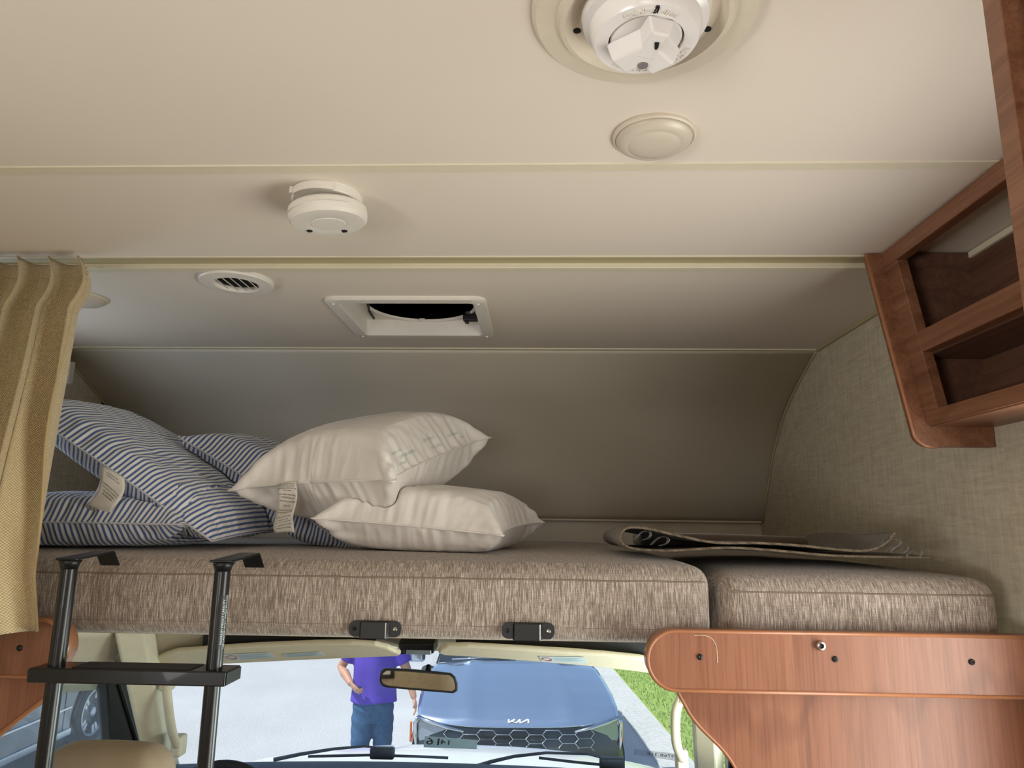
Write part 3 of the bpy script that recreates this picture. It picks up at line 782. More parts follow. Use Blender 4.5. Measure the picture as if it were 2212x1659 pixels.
class Pillow:
    def __init__(s, name, label, mat, group, a, b, T, seed, centre, ex, ey, deform=None, floor=None):
        P = pillow_sim(a, b, T, seed); s.a, s.b = a, b
        ex = Vector(ex).normalized(); ey = Vector(ey); ey = (ey - ex * ey.dot(ex)).normalized(); ez = ex.cross(ey)
        R = np.array([list(ex), list(ey), list(ez)])
        if deform: P = deform(P)
        # sewn-in gathers: small puckers running in from the four seams, and a few long creases
        rg = np.random.default_rng(seed + 50); n_, m_ = P.shape[1:3]
        gu = np.linspace(0, a, n_)[:, None] * np.ones((1, m_)); gv = np.linspace(0, b, m_)[None, :] * np.ones((n_, 1))
        for q in (0, 1):
            nr = np.cross(np.gradient(P[q], axis=0), np.gradient(P[q], axis=1)); nr /= np.linalg.norm(nr, axis=-1, keepdims=True) + 1e-9
            D_ = np.zeros((n_, m_))
            for s_, d_ in ((gu, gv), (gu, b - gv), (gv, gu), (gv, a - gu)):
                f_ = np.zeros_like(D_)
                for wl, am in ((0.052, 0.8), (0.033, 0.8), (0.023, 0.6)):
                    f_ += am * np.sin(2 * PI * s_ / wl + rg.uniform(0, 6.28) + 9 * d_ + 1.6 * np.sin(s_ * 23 + rg.uniform(0, 6.28)))
                mask = 0.55 + 0.45 * np.sin(s_ * 17 + rg.uniform(0, 6.28))
                D_ += np.exp(-d_ / 0.060) * (1 - np.exp(-d_ / 0.012)) * f_ * mask * 0.0042
            for _ in range(5):
                ang = rg.uniform(0, PI); cu, cv = rg.uniform(0.2, 0.8) * a, rg.uniform(0.2, 0.8) * b
                x_ = (gu - cu) * np.cos(ang) + (gv - cv) * np.sin(ang); y_ = -(gu - cu) * np.sin(ang) + (gv - cv) * np.cos(ang)
                D_ += -0.005 * np.exp(-(y_ / 0.012) ** 2) * np.exp(-(x_ / 0.09) ** 2)
            P[q] += nr * (D_ * (1 - 2 * q))[..., None]
        Wd = P @ R + np.array(centre)
        if floor is not None:          # soft weight resting on the mattress
            z = Wd[..., 2]; k = 0.012
            Wd[..., 2] = np.where(z < floor + 3 * k, floor + k * np.log1p(np.exp(np.clip((z - floor) / k, -40, 40))), z)
        s.P = Wd; s.R = R; s.c = np.array(centre); s.n, s.m = P.shape[1:3]
        s.spec = (name, label, mat, group, centre)
    def dent(s, U):
        """give way where the pillow U presses in"""
        L = (s.P - U.c) @ U.R.T; ul = (U.P - U.c) @ U.R.T; flat = L.reshape(-1, 3)
        top, bot = ul[0].reshape(-1, 3), ul[1].reshape(-1, 3); hw = (ul[..., 0].max(), ul[..., 1].max())
        cand = np.where((np.abs(flat[:, 0]) < hw[0]) & (np.abs(flat[:, 1]) < hw[1]) & (np.abs(flat[:, 2]) < 0.16))[0]
        for c0 in range(0, len(cand), 400):
            ix = cand[c0:c0 + 400]; q = flat[ix]
            dt = ((q[:, None, :2] - top[None, :, :2]) ** 2).sum(-1); kt = dt.argmin(1)
            db = ((q[:, None, :2] - bot[None, :, :2]) ** 2).sum(-1); kb = db.argmin(1)
            zt__, zb__ = top[kt, 2], bot[kb, 2]; near = dt.min(1) < 0.012 ** 2
            ins = near & (q[:, 2] < zt__ + 0.002) & (q[:, 2] > zb__ - 0.002)
            up = (zt__ - q[:, 2]) < (q[:, 2] - zb__)
            q[:, 2] = np.where(ins, np.where(up, zt__ + 0.003, zb__ - 0.003), q[:, 2]); flat[ix] = q
        s.P = flat.reshape(s.P.shape) @ U.R + U.c
        return s
    def build(s):
        name, label, mat, group, centre = s.spec; Wd, n, m, a, b = s.P, s.n, s.m, s.a, s.b
        s.t = thing(name, (centre[0], centre[1], float(Wd[..., 2].min())), label, 'pillow', group)
        me = bpy.data.meshes.new('pillow_body'); off = np.array(s.t['_o'])
        F = []
        for q in (0, 1):
            for i in range(n - 1):
                for j in range(m - 1):
                    f = [q * n * m + i * m + j, q * n * m + (i + 1) * m + j, q * n * m + (i + 1) * m + j + 1, q * n * m + i * m + j + 1]
                    F.append(f if q == 0 else f[::-1])
        me.from_pydata((Wd.reshape(-1, 3) - off).tolist(), [], F)
        uv = me.uv_layers.new(name='UVMap')
        li = np.zeros(len(me.loops), dtype=np.int32); me.loops.foreach_get('vertex_index', li)
        k = li % (n * m); U = np.stack([(k // m) * a / (n - 1), (k % m) * b / (m - 1)], 1) + (li >= n * m)[:, None] * 0.003
        uv.data.foreach_set('uv', U.astype(np.float32).ravel())
        me.shade_smooth(); me.materials.append(mat)
        o = bpy.data.objects.new('pillow_body', me); COL.objects.link(o); o.parent = s.t; o['_o'] = list(off)
        md = o.modifiers.new('subsurf', 'SUBSURF'); md.levels = 1; md.render_levels = 1
        s.body = o
        rim = [Wd[0, i, 0] for i in range(n)] + [Wd[0, -1, j] for j in range(1, m)] + [Wd[0, i, -1] for i in range(n - 2, -1, -1)] + [Wd[0, 0, j] for j in range(m - 2, -1, -1)]
        MB().tube([Vector(p) for p in rim], 0.0019, 6).build('seam', M['seamthread'] if mat is M['tick'] else mat, s.t, smooth=True)
        return s
    def at(s, u, v, side=0):
        """point and normal at cloth position u, v in 0..1"""
        x, y = u * (s.n - 1), v * (s.m - 1); i, j = min(int(x), s.n - 2), min(int(y), s.m - 2); fx, fy = x - i, y - j; P = s.P[side]
        p = (P[i, j] * (1 - fx) * (1 - fy) + P[i + 1, j] * fx * (1 - fy) + P[i, j + 1] * (1 - fx) * fy + P[i + 1, j + 1] * fx * fy)
        nn = np.cross(P[i + 1, j] - P[i, j], P[i, j + 1] - P[i, j]); nn = nn / (np.linalg.norm(nn) + 1e-9) * (1 - 2 * side)
        return Vector(p), Vector(nn)

pA = Pillow('pillow', 'blue striped pillow lying flat at the left, lowest behind the ladder', M['tick'], 'blue striped pillows', 0.62, 0.46, 0.034, 11,
            (-0.995, 1.585, 1.648), (1, 0.03, 0.0), (0, 1, 0.02), floor=1.590)
pB = Pillow('pillow', 'blue striped pillow with a white care tag, tilted up at the left', M['tick'], 'blue striped pillows', 0.58, 0.48, 0.030, 5,
            (-0.872, 1.640, 1.768), (0.82, 0.0, -0.50), (0.0, 1, 0.06), floor=1.592)
pC = Pillow('pillow', 'blue striped pillow half buried behind the two white pillows', M['tick'], 'blue striped pillows', 0.58, 0.48, 0.040, 8,
            (-0.600, 1.875, 1.715), (0.80, -0.10, -0.46), (0.06, 1, 0.05), floor=1.592)
pD = Pillow('pillow', 'white pillow with a long care tag, on top of the other pillows', M['cotton'], 'white pillows', 0.455, 0.56, 0.054, 1,
            (-0.395, 1.70, 1.797), (0.38, -0.13, 0.015), (0.167, 0.43, 0.135))
pE = Pillow('pillow', 'white pillow lying on the mattress under the other white pillow', M['cotton'], 'white pillows', 0.435, 0.50, 0.042, 4,
            (-0.222, 1.665, 1.658), (0.40, -0.07, -0.03), (0.10, 0.5, 0.03), floor=1.592)

pA.dent(pB); pC.dent(pB); pC.dent(pD); pE.dent(pD); pC.dent(pE)
for p_ in (pA, pB, pC, pD, pE): p_.build()

def care_tag(pil, u0, u1, L, curl, label, lines, side_dir=(0, -1, 0)):
    """printed ribbon sewn in the front seam (v = 0), hanging down with a wavy curl"""
    a0, a1 = pil.at(u0, 0.0)[0], pil.at(u1, 0.0)[0]
    xd = (a1 - a0); w = xd.length; xd.normalize()
    def fn(s, q):                       # s across 0..1, q along 0..1
        base = a0 + xd * (s * w)
        out = Vector((0, -1, 0)) * (0.010 + 0.012 * math.sin(q * 2.6) + 0.004 * math.sin(q * 9 + s * 3))
        return base + out + Vector((0.006 * math.sin(q * 5) + curl * q * q, 0, -L * q + 0.004 * math.sin(q * 7 + 2 * s)))
    tg = MB().grid(fn, 8, 26).build('care_tag', M['tag'], pil.t, smooth=True, solid=0.0004)
    for k, (word, q, sz) in enumerate(lines):
        text_mb(word, sz, lambda x, y, z: fn(0.5 + x / w, q - y / L) + Vector((0, -0.0008, 0)), dense=0.006).build('tag_print', M['print'], tg)
    return fn, w, tg
tD, wD, tgD = care_tag(pD, 0.27, 0.37, 0.105, 0.012, '', [
    ('UNDER PENALTY OF LAW', 0.05, 0.0034), ('THIS TAG NOT TO BE', 0.09, 0.0034), ('REMOVED EXCEPT BY THE', 0.13, 0.0034), ('CONSUMER', 0.17, 0.0034), ('ALL NEW MATERIAL', 0.24, 0.0042), ('CONSISTING OF', 0.29, 0.0042),
    ('100% POLYESTER FIBER', 0.35, 0.0036), ('REG. NO.', 0.42, 0.004), ('CERTIFICATION IS MADE', 0.50, 0.0033), ('BY THE MANUFACTURER', 0.54, 0.0033), ('DATE OF DELIVERY', 0.64, 0.0042), ('FINISHED SIZE', 0.71, 0.0038), ('NET WT. OF FILLING', 0.77, 0.0036), ('CONTENTS STERILIZED', 0.84, 0.0034), ('MADE IN CHINA', 0.91, 0.0042)])
tB, wB, tgB = care_tag(pB, 0.50, 0.60, 0.088, -0.012, '', [('MACHINE WASH', 0.12, 0.0036), ('TUMBLE DRY LOW', 0.18, 0.0036), ('UNDER PENALTY OF LAW', 0.36, 0.0034), ('THIS TAG NOT TO BE REMOVED', 0.41, 0.0027), ('ALL NEW MATERIAL', 0.46, 0.0034), ('POLYESTER FIBER', 0.51, 0.0036)])
mb = MB()
for k in range(15):
    x = 0.12 + 0.05 * k; wd = (0.012, 0.022, 0.008)[k % 3]
    mb.add([tB(x, 0.86) + Vector((0, -0.0009, 0)), tB(x + wd, 0.86) + Vector((0, -0.0009, 0)), tB(x + wd, 0.97) + Vector((0, -0.0009, 0)), tB(x, 0.97) + Vector((0, -0.0009, 0))], [(0, 1, 2, 3)])
mb.build('barcode', M['print'], tgB)
# faded print along the right side of the top white pillow (reads from the far side)
for word, u, v, sz in (('for side sleepers', 0.93, 0.30, 0.020), ('back sleepers', 0.90, 0.52, 0.018), ('a good night', 0.95, 0.55, 0.018), ('soft like keeps', 0.90, 0.22, 0.016), ('and a pillow', 0.96, 0.22, 0.016), ('side sleeper', 0.92, 0.74, 0.018), ('fiber', 0.95, 0.80, 0.016)):
    def fn(x, y, z, u=u, v=v):
        p, nn = pD.at(min(max(u + y / pD.a, 0.01), 0.995), min(max(v + x / pD.b, 0.02), 0.985)); return p + nn * 0.0016
    text_mb(word, sz * 0.62, fn, dense=0.004).build('faded_print', M['green_print'], pD.body)

# ================================================================== CURTAIN
t = thing('curtain', (-1.17, 1.26, 1.47), 'tan woven privacy curtain gathered at the left', 'curtain')
zt_, zb_ = 2.160, 1.470
def curt(s, q, back=0):
    """s 0 (left wall) .. 1 (free edge), q 0 top .. 1 bottom"""
    xe = -0.905 + 0.020 * math.sin(min(q / 0.16, 1) * PI) + 0.088 * q
    x = -1.47 + (xe + 1.47) * s
    yb = 1.318 - 0.170 * min(1, q * 1.15) ** 1.1
    amp = 0.021 + 0.006 * min(1, q * 2)
    ph = s * 9.2 * 2 * PI * (1 - 0.06 * q) + 0.9
    head = math.exp(-q / 0.05)
    fold = math.tanh(1.9 * math.sin(ph)) + 0.35 * math.sin(2.1 * ph + 1 + 2 * q) * (1 - head)
    y = yb - amp * fold * (1 - 0.25 * q * math.sin(s * 9)) - 0.016 * math.sin(s * 21 + 3 * q) * q
    x += 0.010 * math.cos(ph) * (1 - 0.4 * q) + 0.008 * math.sin(q * 5 + s * 14)* q
    z = zt_ - (zt_ - zb_) * q + 0.003 * math.sin(ph + 0.6) * head - 0.008 * (1-s)*q
    return Vector((x, y, z))
cb = MB().grid(curt, 260, 60).build('cloth', M['curtain'], t, smooth=True, solid=0.0025)
def cuv(o, nv, W_, H_):
    me = o.data; uv = me.uv_layers.new(name='UVMap')
    for l in me.loops:
        k = l.vertex_index; uv.data[l.index].uv = ((k // nv) / 259 * W_, (k % nv) / (nv - 1) * H_)
cuv(cb, 60, 1.35, 0.7)
MB().tube([curt(1.0, q / 40) + Vector((0.0, -0.001, 0)) for q in range(41)], 0.0025, 6).build('side_hem', M['curtain'], t, smooth=True)
rng = random.Random(3); mb = MB()
for k in range(9):
    p = curt(1.0, 0.012 + 0.006 * k); mb.tube([p, p + Vector((rng.uniform(0.002, 0.008), rng.uniform(-0.004, 0.002), rng.uniform(-0.004, 0.004)))], 0.0005, 4)
mb.build('frayed_threads', M['edge_cloth'], t)
for hq in (0.05,):
    MB().tube([curt(s / 200, hq) + Vector((0, -0.0016, 0)) for s in range(201)], 0.0007, 4).build('header_stitching', M['curtain'], t)

# white wall lamp corner behind the curtain
p = atX(152, 806, XL + 0.05)
t = thing('wall_lamp', (XL, p.y, p.z), 'white plastic wall lamp peeking past the curtain edge', 'wall lamp')
mb = MB(); mb.prism([(XL + 0.002, p.y - 0.10, p.z - 0.045), (XL + 0.050, p.y - 0.09, p.z - 0.045), (XL + 0.062, p.y - 0.02, p.z - 0.04), (XL + 0.055, p.y + 0.012, p.z - 0.03), (XL + 0.002, p.y + 0.02, p.z - 0.045)], (0, 0, 0.07))
mb.build('shade', M['white_pl'], t, bevel=0.004)
MB().box(XL, XL + 0.008, p.y - 0.12, p.y + 0.03, p.z - 0.06, p.z + 0.04).build('back_plate', M['white_pl'], t, bevel=0.002)

# ================================================================== LADDER
LY = 1.175
t = thing('bunk_ladder', (-0.66, LY, 0.0), 'black metal bunk ladder hooked on the mattress edge', 'ladder')
xl, xr2 = atY(151, 1217, LY).x, atY(483, 1212, LY).x
ztop = atY(300, 1215, LY).z + 0.002
for sx_ in (xl, xr2):
    rl = MB().tube([(sx_, LY, 0.0), (sx_, LY, ztop)], 0.0125, 20).build('rail', M['ladder'], t, smooth=False, autos=40)
    hk = MB()
    # cap plate that runs back and to the right over the cushion edge, then bends down
    A = Vector((sx_, LY, ztop)); 
    hk.prism([A + Vector((-0.020, -0.008, 0)), A + Vector((0.016, -0.008, 0)), A + Vector((0.034, 0.066, 0.010)), A + Vector((0.000, 0.066, 0.010))], (0, 0, 0.0035))
    hk.build('hook', M['blackmetal'], t, bevel=0.001)
    hk2 = MB(); hk2.prism([A + Vector((0.000, 0.064, 0.012)), A + Vector((0.034, 0.064, 0.012)), A + Vector((0.040, 0.074, -0.012)), A + Vector((0.006, 0.074, -0.012))], (0, 0.0035, 0))
    hk2.build('hook_lip', M['blackmetal'], t, bevel=0.001)
    mb = MB().lathe([(0.0127, -0.014), (0.0145, -0.006), (0.018, 0.0), (0.0, 0.0)], A, 20).build('collar', M['blackmetal'], t, smooth=True)
    MB().lathe([(0.0126, 0.0), (0.016, 0.0), (0.016, 0.03), (0.0126, 0.032)], (sx_, LY, 0.0), 16).build('rubber_foot', M['rubber'], t)
zr = atY(280, 1455, LY).z
for k in range(5):
    z = zr - k * 0.285
    if z < 0.1: break
    rg = MB().box(xl - 0.029, xr2 + 0.029, LY - 0.024, LY + 0.034, z - 0.012, z + 0.010).build('rung', M['ladder'], t, bevel=0.002)
    MB().box(xl + 0.035, xr2 - 0.030, LY - 0.016, LY + 0.030, z + 0.0101, z + 0.0112).build('tread', M['rubber'], rg)
    for e, s_ in ((xl - 0.029, -1), (xr2 + 0.029, 1)):
        MB().box(min(e, e + s_ * 0.0022), max(e, e + s_ * 0.0022), LY - 0.022, LY + 0.032, z - 0.0105, z + 0.0085).build('end_cap', M['rubber'], rg, bevel=0.001)
# warning sticker on the right rail
mb = MB()
def rail_pt(a, z, r=0.01265): return Vector((xr2 + r * math.cos(a), LY + r * math.sin(a), z))
za, zb2 = atY(490, 1285, LY).z, atY(480, 1400, LY).z
mb.grid(lambda u, v: rail_pt(-1.35 + 1.15 * u, zb2 + (za - zb2) * v), 8, 2)
sk = mb.build('sticker', M['black'], t, smooth=True)
for k, word in enumerate(('MAXIMUM WEIGHT CAPACITY', 'USE LADDER ONLY WHEN SECURED')):
    text_mb(word, 0.0050, lambda x, y, z, k=k: rail_pt(-0.62 + 0.42 * k - y / 0.0126, (za + zb2) / 2 + x, 0.0129), dense=0.01).build('sticker_print', M['label'], sk)

# ================================================================== DIVIDER PANELS (wood) each side of the cab opening
def divider(side, label):
    s = side
    bx0 = atY(1400, 1430, 1.22).x if s > 0 else atY(128, 1440, 1.22).x      # rounded end
    zt0, zb0 = 1.484, 1.393
    wallx = XR if s > 0 else XL
    t = thing('divider_panel', ((bx0 + wallx) / 2, 1.25, 0.0), label, 'divider panel')
    r = (zt0 - zb0) / 2; zc = (zt0 + zb0) / 2
    a = arc(bx0 + s * r, zc, r, PI / 2, PI * 1.5, 16) if s > 0 else arc(bx0 + s * r, zc, r, PI / 2, -PI / 2, 16)
    poly = a + [(wallx - s * 0.003, zb0), (wallx - s * 0.003, zt0)]
    bd = MB().prism([(x, 1.222, z) for x, z in poly], (0, 0.042, 0)).build('rail_board', M['wood_z'], t)
    # rounded edge band around the board's front
    pth = [(wallx - s * 0.003, zt0)] + a + [(wallx - s * 0.003, zb0)]
    MB().tube([(x, 1.2225, z) for x, z in pth], 0.0032, 8).build('edge_band', M['wood_edge'], bd, smooth=True)
    mbb = MB(); 
    for (p0, p1) in zip(pth[:-1], pth[1:]):
        d0 = Vector((p0[0], 0, p0[1])); d1 = Vector((p1[0], 0, p1[1]))
        mbb.add([(d0.x, 1.2225, d0.z), (d1.x, 1.2225, d1.z), (d1.x, 1.2635, d1.z), (d0.x, 1.2635, d0.z)], [(0, 1, 2, 3)])
    mbb.build('edge_strip', M['wood_edge'], bd, solid=0.0016, smooth=True, weld=True)
    # lower panel with the swept edge
    if s > 0:
        edge = [atY(px, py, 1.266) for px, py in ((1462, 1490), (1478, 1520), (1492, 1545), (1512, 1570), (1534, 1592), (1556, 1614), (1574, 1636), (1588, 1659))]
        edge = [(p.x, p.z) for p in edge]; e = edge[-1]; edge += [(e[0] + 0.014, e[1] - 0.03), (e[0] + 0.018, e[1] - 0.07), (e[0] + 0.018, 0.02)]
    else:
        edge = [atY(px, py, 1.266) for px, py in ((134, 1468), (118, 1487), (98, 1507), (70, 1530), (40, 1553), (0, 1585), (-40, 1625))]
        edge = [(p.x, p.z) for p in edge]; e = edge[-1]; edge += [(e[0] - 0.02, e[1] - 0.05), (e[0] - 0.022, e[1] - 0.1), (e[0] - 0.022, 0.02)]
    sm = spline([(x, 0, z) for x, z in edge[:-1]], 5) + [Vector((edge[-1][0], 0, edge[-1][1]))]
    poly = [(p.x, 1.2645, p.z) for p in sm] + [(wallx - s * 0.003, 1.2645, 0.02), (wallx - s * 0.003, 1.2645, zb0 + 0.03), (edge[0][0] + s * 0.02, 1.2645, zb0 + 0.03)]
    pn = MB().prism(poly, (0, 0.020, 0)).build('lower_panel', M['wood_z'], t)
    MB().tube([(p.x, 1.2650, p.z) for p in sm], 0.003, 8).build('edge_band', M['wood_edge'], pn, smooth=True)
    mbb = MB()
    mbb.grid(lambda u, v: (sm[int(round(u))].x - s * 0.0003, 1.265 + 0.020 * v, sm[int(round(u))].z), len(sm), 2, 0, len(sm) - 1, 0, 1)
    mbb.build('edge_strip', M['wood_edge'], pn, solid=0.0016, smooth=True)
    return t, bd
tdr, bdr = divider(1, 'cherry wood divider panel with rounded rail and screws at the right')
for px, py in ((1512, 1419), (1804, 1424), (2099, 1430)):
    p = atY(px, py, 1.2215); screw_mb((p.x, 1.2215, p.z), 0.0048).build('screw', M['blackmetal'], bdr)
p = atY(1771, 1394, 1.2215)
sn = MB().lathe([(0.0078, 0.0), (0.0078, -0.005), (0.0065, -0.0075), (0.004, -0.008), (0.0035, -0.004), (0.0, -0.004)], (p.x, 1.2215, p.z), 24, 'y').build('snap_stud', M['steel'], bdr, autos=35)
MB().lathe([(0.0034, 0.0), (0.0034, -0.0045), (0, -0.0045)], (p.x, 1.2215, p.z), 14, 'y').build('stud_centre', M['blackmetal'], sn)
tdl, bdl = divider(-1, 'shaded cherry wood divider panel behind the ladder at the left')
p = atY(42, 1400, 1.2215); screw_mb((p.x, 1.2215, p.z), 0.0048).build('screw', M['blackmetal'], bdl)
# scratch on the right board
pts = [atY(px, py, 1.2217) for px, py in ((1500, 1373), (1512, 1372), (1530, 1375), (1542, 1385), (1548, 1400), (1549, 1416), (1550, 1432))]
MB().tube(spline(pts, 4), 0.0005, 5).build('scratch', M['trim'], bdr)

# ================================================================== OVERHEAD CABINETS
# open two-shelf cabinet with slanting face
SL = 0.164
def fx(z): return 0.660 + SL * (CEIL - z)
ZB = 1.838
CY0, CY1 = 0.60, 1.318
t = thing('overhead_cabinet', (0.75, 0.96, ZB), 'cherry overhead cabinet with two open shelves and slanted front', 'cabinet')
FN = Vector((1, 0, SL)); FP = (0.660, 1.3, CEIL)
# end board, proud of the face, with a rounded lower corner
yb = 1.318
def exx(z): return 0.634 + SL * (CEIL - z)
cr = 0.03; zb = 1.800
cx0 = exx(zb + cr) + cr
poly = [(XR - 0.002, CEIL - 0.002), (exx(CEIL) , CEIL - 0.002), (exx(zb + cr), zb + cr)] + [(cx0 - cr * math.cos(q), zb + cr - cr * math.sin(q)) for q in (0.3, 0.6, 0.9, 1.2, 1.45)] + [(cx0 + 0.01, zb), (XR - 0.002, zb)]
eb = MB().prism([(x, yb, z) for x, z in poly], (0, 0.020, 0)).build('end_board', M['wood_y'], t, bevel=0.001)
MB().tube([(x - 0.0006, yb + 0.004, z) for x, z in poly[1:9]], 0.0035, 8).build('edge_band', M['wood_edge'], eb, smooth=True)
def facebar(y0, y1, za0, za1, name):
    """bar lying in the slanted face between heights za0 (low) and za1"""
    th = 0.020
    a = [(fx(za0), y0, za0), (fx(za1), y0, za1), (fx(za1), y1, za1), (fx(za0), y1, za0)]
    b = [(q[0] + th, q[1], q[2]) for q in a]
    return MB().hexa(a, b).build(name, M['wood_y'], t, bevel=0.0012)
z1 = atP(1933, 563, FP, FN).z; z2 = atP(1982, 717, FP, FN).z; z3 = atP(1992, 760, FP, FN).z; z4 = atP(2022, 882, FP, FN).z
ys = atP(1975, 700, FP, FN).y
facebar(CY0, CY1, z1, CEIL - 0.003, 'top_rail'); facebar(CY0, ys, z3, z2, 'middle_rail'); facebar(CY0, CY1, ZB, z4, 'bottom_rail')
facebar(ys, CY1, z4, z1, 'stile')
MB().box(fx(ZB) + 0.005, XR - 0.002, CY0, CY1, ZB - 0.002, ZB + 0.012).build('bottom_board', M['wood_y'], t)
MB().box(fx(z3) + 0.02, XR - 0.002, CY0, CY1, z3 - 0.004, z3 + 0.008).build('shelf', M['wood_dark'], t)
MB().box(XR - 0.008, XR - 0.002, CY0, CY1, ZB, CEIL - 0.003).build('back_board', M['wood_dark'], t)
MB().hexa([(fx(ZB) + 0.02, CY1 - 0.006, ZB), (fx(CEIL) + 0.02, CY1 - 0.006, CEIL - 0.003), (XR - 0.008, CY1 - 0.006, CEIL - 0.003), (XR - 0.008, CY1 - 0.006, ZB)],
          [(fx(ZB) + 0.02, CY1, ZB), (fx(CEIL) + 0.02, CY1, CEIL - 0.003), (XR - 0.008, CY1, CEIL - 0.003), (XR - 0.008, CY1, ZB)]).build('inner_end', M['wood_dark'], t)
MB().box(XR - 0.014, XR - 0.008, CY0, CY1 - 0.006, CEIL - 0.014, CEIL - 0.003).build('inner_bead', M['trim'], t)
# nearer, deeper cabinet whose end panel stands at the right edge of view
NX = 0.415
t = thing('overhead_cabinet', (0.62, 0.2, 1.72), 'deeper wooden cabinet whose edge stands at the upper right corner', 'cabinet')
MB().box(NX, XR - 0.002, 0.576, 0.599, 1.70, CEIL - 0.002).build('end_panel', M['wood_y'], t, bevel=0.001)
MB().box(NX + 0.018, NX + 0.036, -0.5, 0.577, 1.70, 1.73).build('bottom_rail', M['wood_y'], t)
MB().box(NX + 0.018, NX + 0.036, -0.5, 0.577, 2.15, CEIL - 0.002).build('top_rail', M['wood_y'], t)
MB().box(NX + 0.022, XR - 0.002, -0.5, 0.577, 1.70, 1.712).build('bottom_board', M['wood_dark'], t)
dr = MB().box(NX + 0.018, NX + 0.036, -0.48, 0.560, 1.735, 2.145).build('door', M['wood_y'], t, bevel=0.002)
MB().box(NX + 0.012, NX + 0.018, 0.49, 0.558, 1.738, 2.142).build('door_stile', M['wood_y'], dr, bevel=0.002)
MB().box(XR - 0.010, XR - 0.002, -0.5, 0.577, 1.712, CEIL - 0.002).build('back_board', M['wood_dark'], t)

# ================================================================== FOLDED CLOTH on the cushions
t = thing('folded_cloth', (0.42, 1.6, 1.585), 'folded taupe cloth panel with clear hook tabs on the right cushions', 'folded cloth')
ZM = 1.596
prof_ = [(0.735, 0.0035), (0.66, 0.003), (0.55, 0.004), (0.45, 0.010), (0.36, 0.013), (0.26, 0.008), (0.20, 0.009), (0.172, 0.014), (0.160, 0.026), (0.166, 0.040), (0.184, 0.046), (0.22, 0.043), (0.27, 0.033), (0.34, 0.022), (0.42, 0.0215), (0.50, 0.018), (0.58, 0.012), (0.625, 0.0125), (0.655, 0.024), (0.672, 0.040)]
sm = spline([(x, 0, z) for x, z in prof_], 6)
def cl(u, v):
    p = sm[int(round(u * (len(sm) - 1)))]; k = u
    y0, y1 = 1.385 + 0.02 * math.sin(k * 3), 1.385 + 0.42 - 0.06 * k
    y = y0 + (y1 - y0) * v
    lay = 1 - 0.15 * v
    return Vector((p.x + 0.05 * v * (0.5 - k) , y, ZM + p.z * 1.2 * lay + 0.003 * math.sin(v * 7 + k * 9) * (0.2 + p.z * 14) ))
fb = MB().grid(cl, len(sm), 24).build('cloth', M['fold'], t, smooth=True, solid=0.0045)
uvmap(fb, lambda co: (co.x, co.y))
MB().tube([cl(u / 160, 0) for u in range(161)], 0.0026, 6).build('cut_edge', M['edge_cloth'], t, smooth=True)
MB().rbox(0.25, 0.60, 1.62, 1.92, ZM + 0.006, ZM + 0.040, 0.012, (8, 8, 2), lambda p: Vector((p.x, p.y, p.z - 0.02 * max(0, p.x - 0.40)))).build('back_fold', M['fold'], t, smooth=True)
def hook_tab(x, z, s, k):
    pts = [(x, z), (x + 0.010 * s, z + 0.010), (x + 0.022 * s, z + 0.016), (x + 0.034 * s, z + 0.013), (x + 0.030 * s, z + 0.004), (x + 0.016 * s, z - 0.001)]
    sp_ = spline([(q[0], 0, q[1]) for q in pts], 5)
    mb = MB(); mb.grid(lambda u, v: (sp_[int(round(u))].x, 1.375 + 0.022 * v + 0.0 * u, sp_[int(round(u))].z), len(sp_), 2, 0, len(sp_) - 1, 0, 1)
    mb.build('hook_tab', M['clear'], t, smooth=True, solid=0.0008)
hook_tab(0.655, ZM + 0.012, 1, 0); hook_tab(0.64, ZM + 0.022, 1.1, 1); hook_tab(0.215, ZM + 0.020, 1, 2); hook_tab(0.185, ZM + 0.030, 0.9, 3); hook_tab(0.682, ZM + 0.003, 0.9, 4)

# ================================================================== CAB
def mirror_x(p): return Vector((2 * XC - p[0], p[1], p[2]))
# headliner: from behind the bunk lip forward and down to the windshield header
hl = [(1.55, 1.440), (1.8, 1.436), (2.02, 1.395), (2.14, 1.345), (2.20, 1.300), (2.215, 1.285)]
mb = MB()
mb.grid(lambda u, v: (XC + (u * 2 - 1) * (0.98 - 0.12 * (v / 5)), hl[int(round(v))][0] - 0.10 * (abs(u * 2 - 1) ** 3) * (v / 5), hl[int(round(v))][1] - 0.05 * (abs(u * 2 - 1) ** 4) * (v / 5)), 21, len(hl), 0, 1, 0, len(hl) - 1)
struct(mb, 'cab_headliner', M['headliner'], smooth=True, solid=0.01)
# roof side rails (beige fabric covered) sloping down at each side
for s in (-1, 1):
    mb = MB(); x = XC + s * 0.90
    mb.grid(lambda u, v: (XC + s * (0.80 + 0.16 * v), 1.30 + 0.92 * u, 1.405 - 0.10 * v - 0.09 * u * u - 0.06 * v * v), 14, 8)
    struct(mb, 'trim_%d' % (8 if s < 0 else 9), M['headliner'], smooth=True, solid=0.01)
# black strips standing in for the shade under the bunk, above each visor
for nm, pa, pb in (('trim_12', 440, 812), ('trim_13', 985, 1420)):  # both strips stand in for shade, no real trim here
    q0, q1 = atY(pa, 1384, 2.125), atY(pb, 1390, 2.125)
    struct(MB().box(q0.x, q1.x, 2.12, 2.13, 1.285, 1.425), nm, M['rubber'])
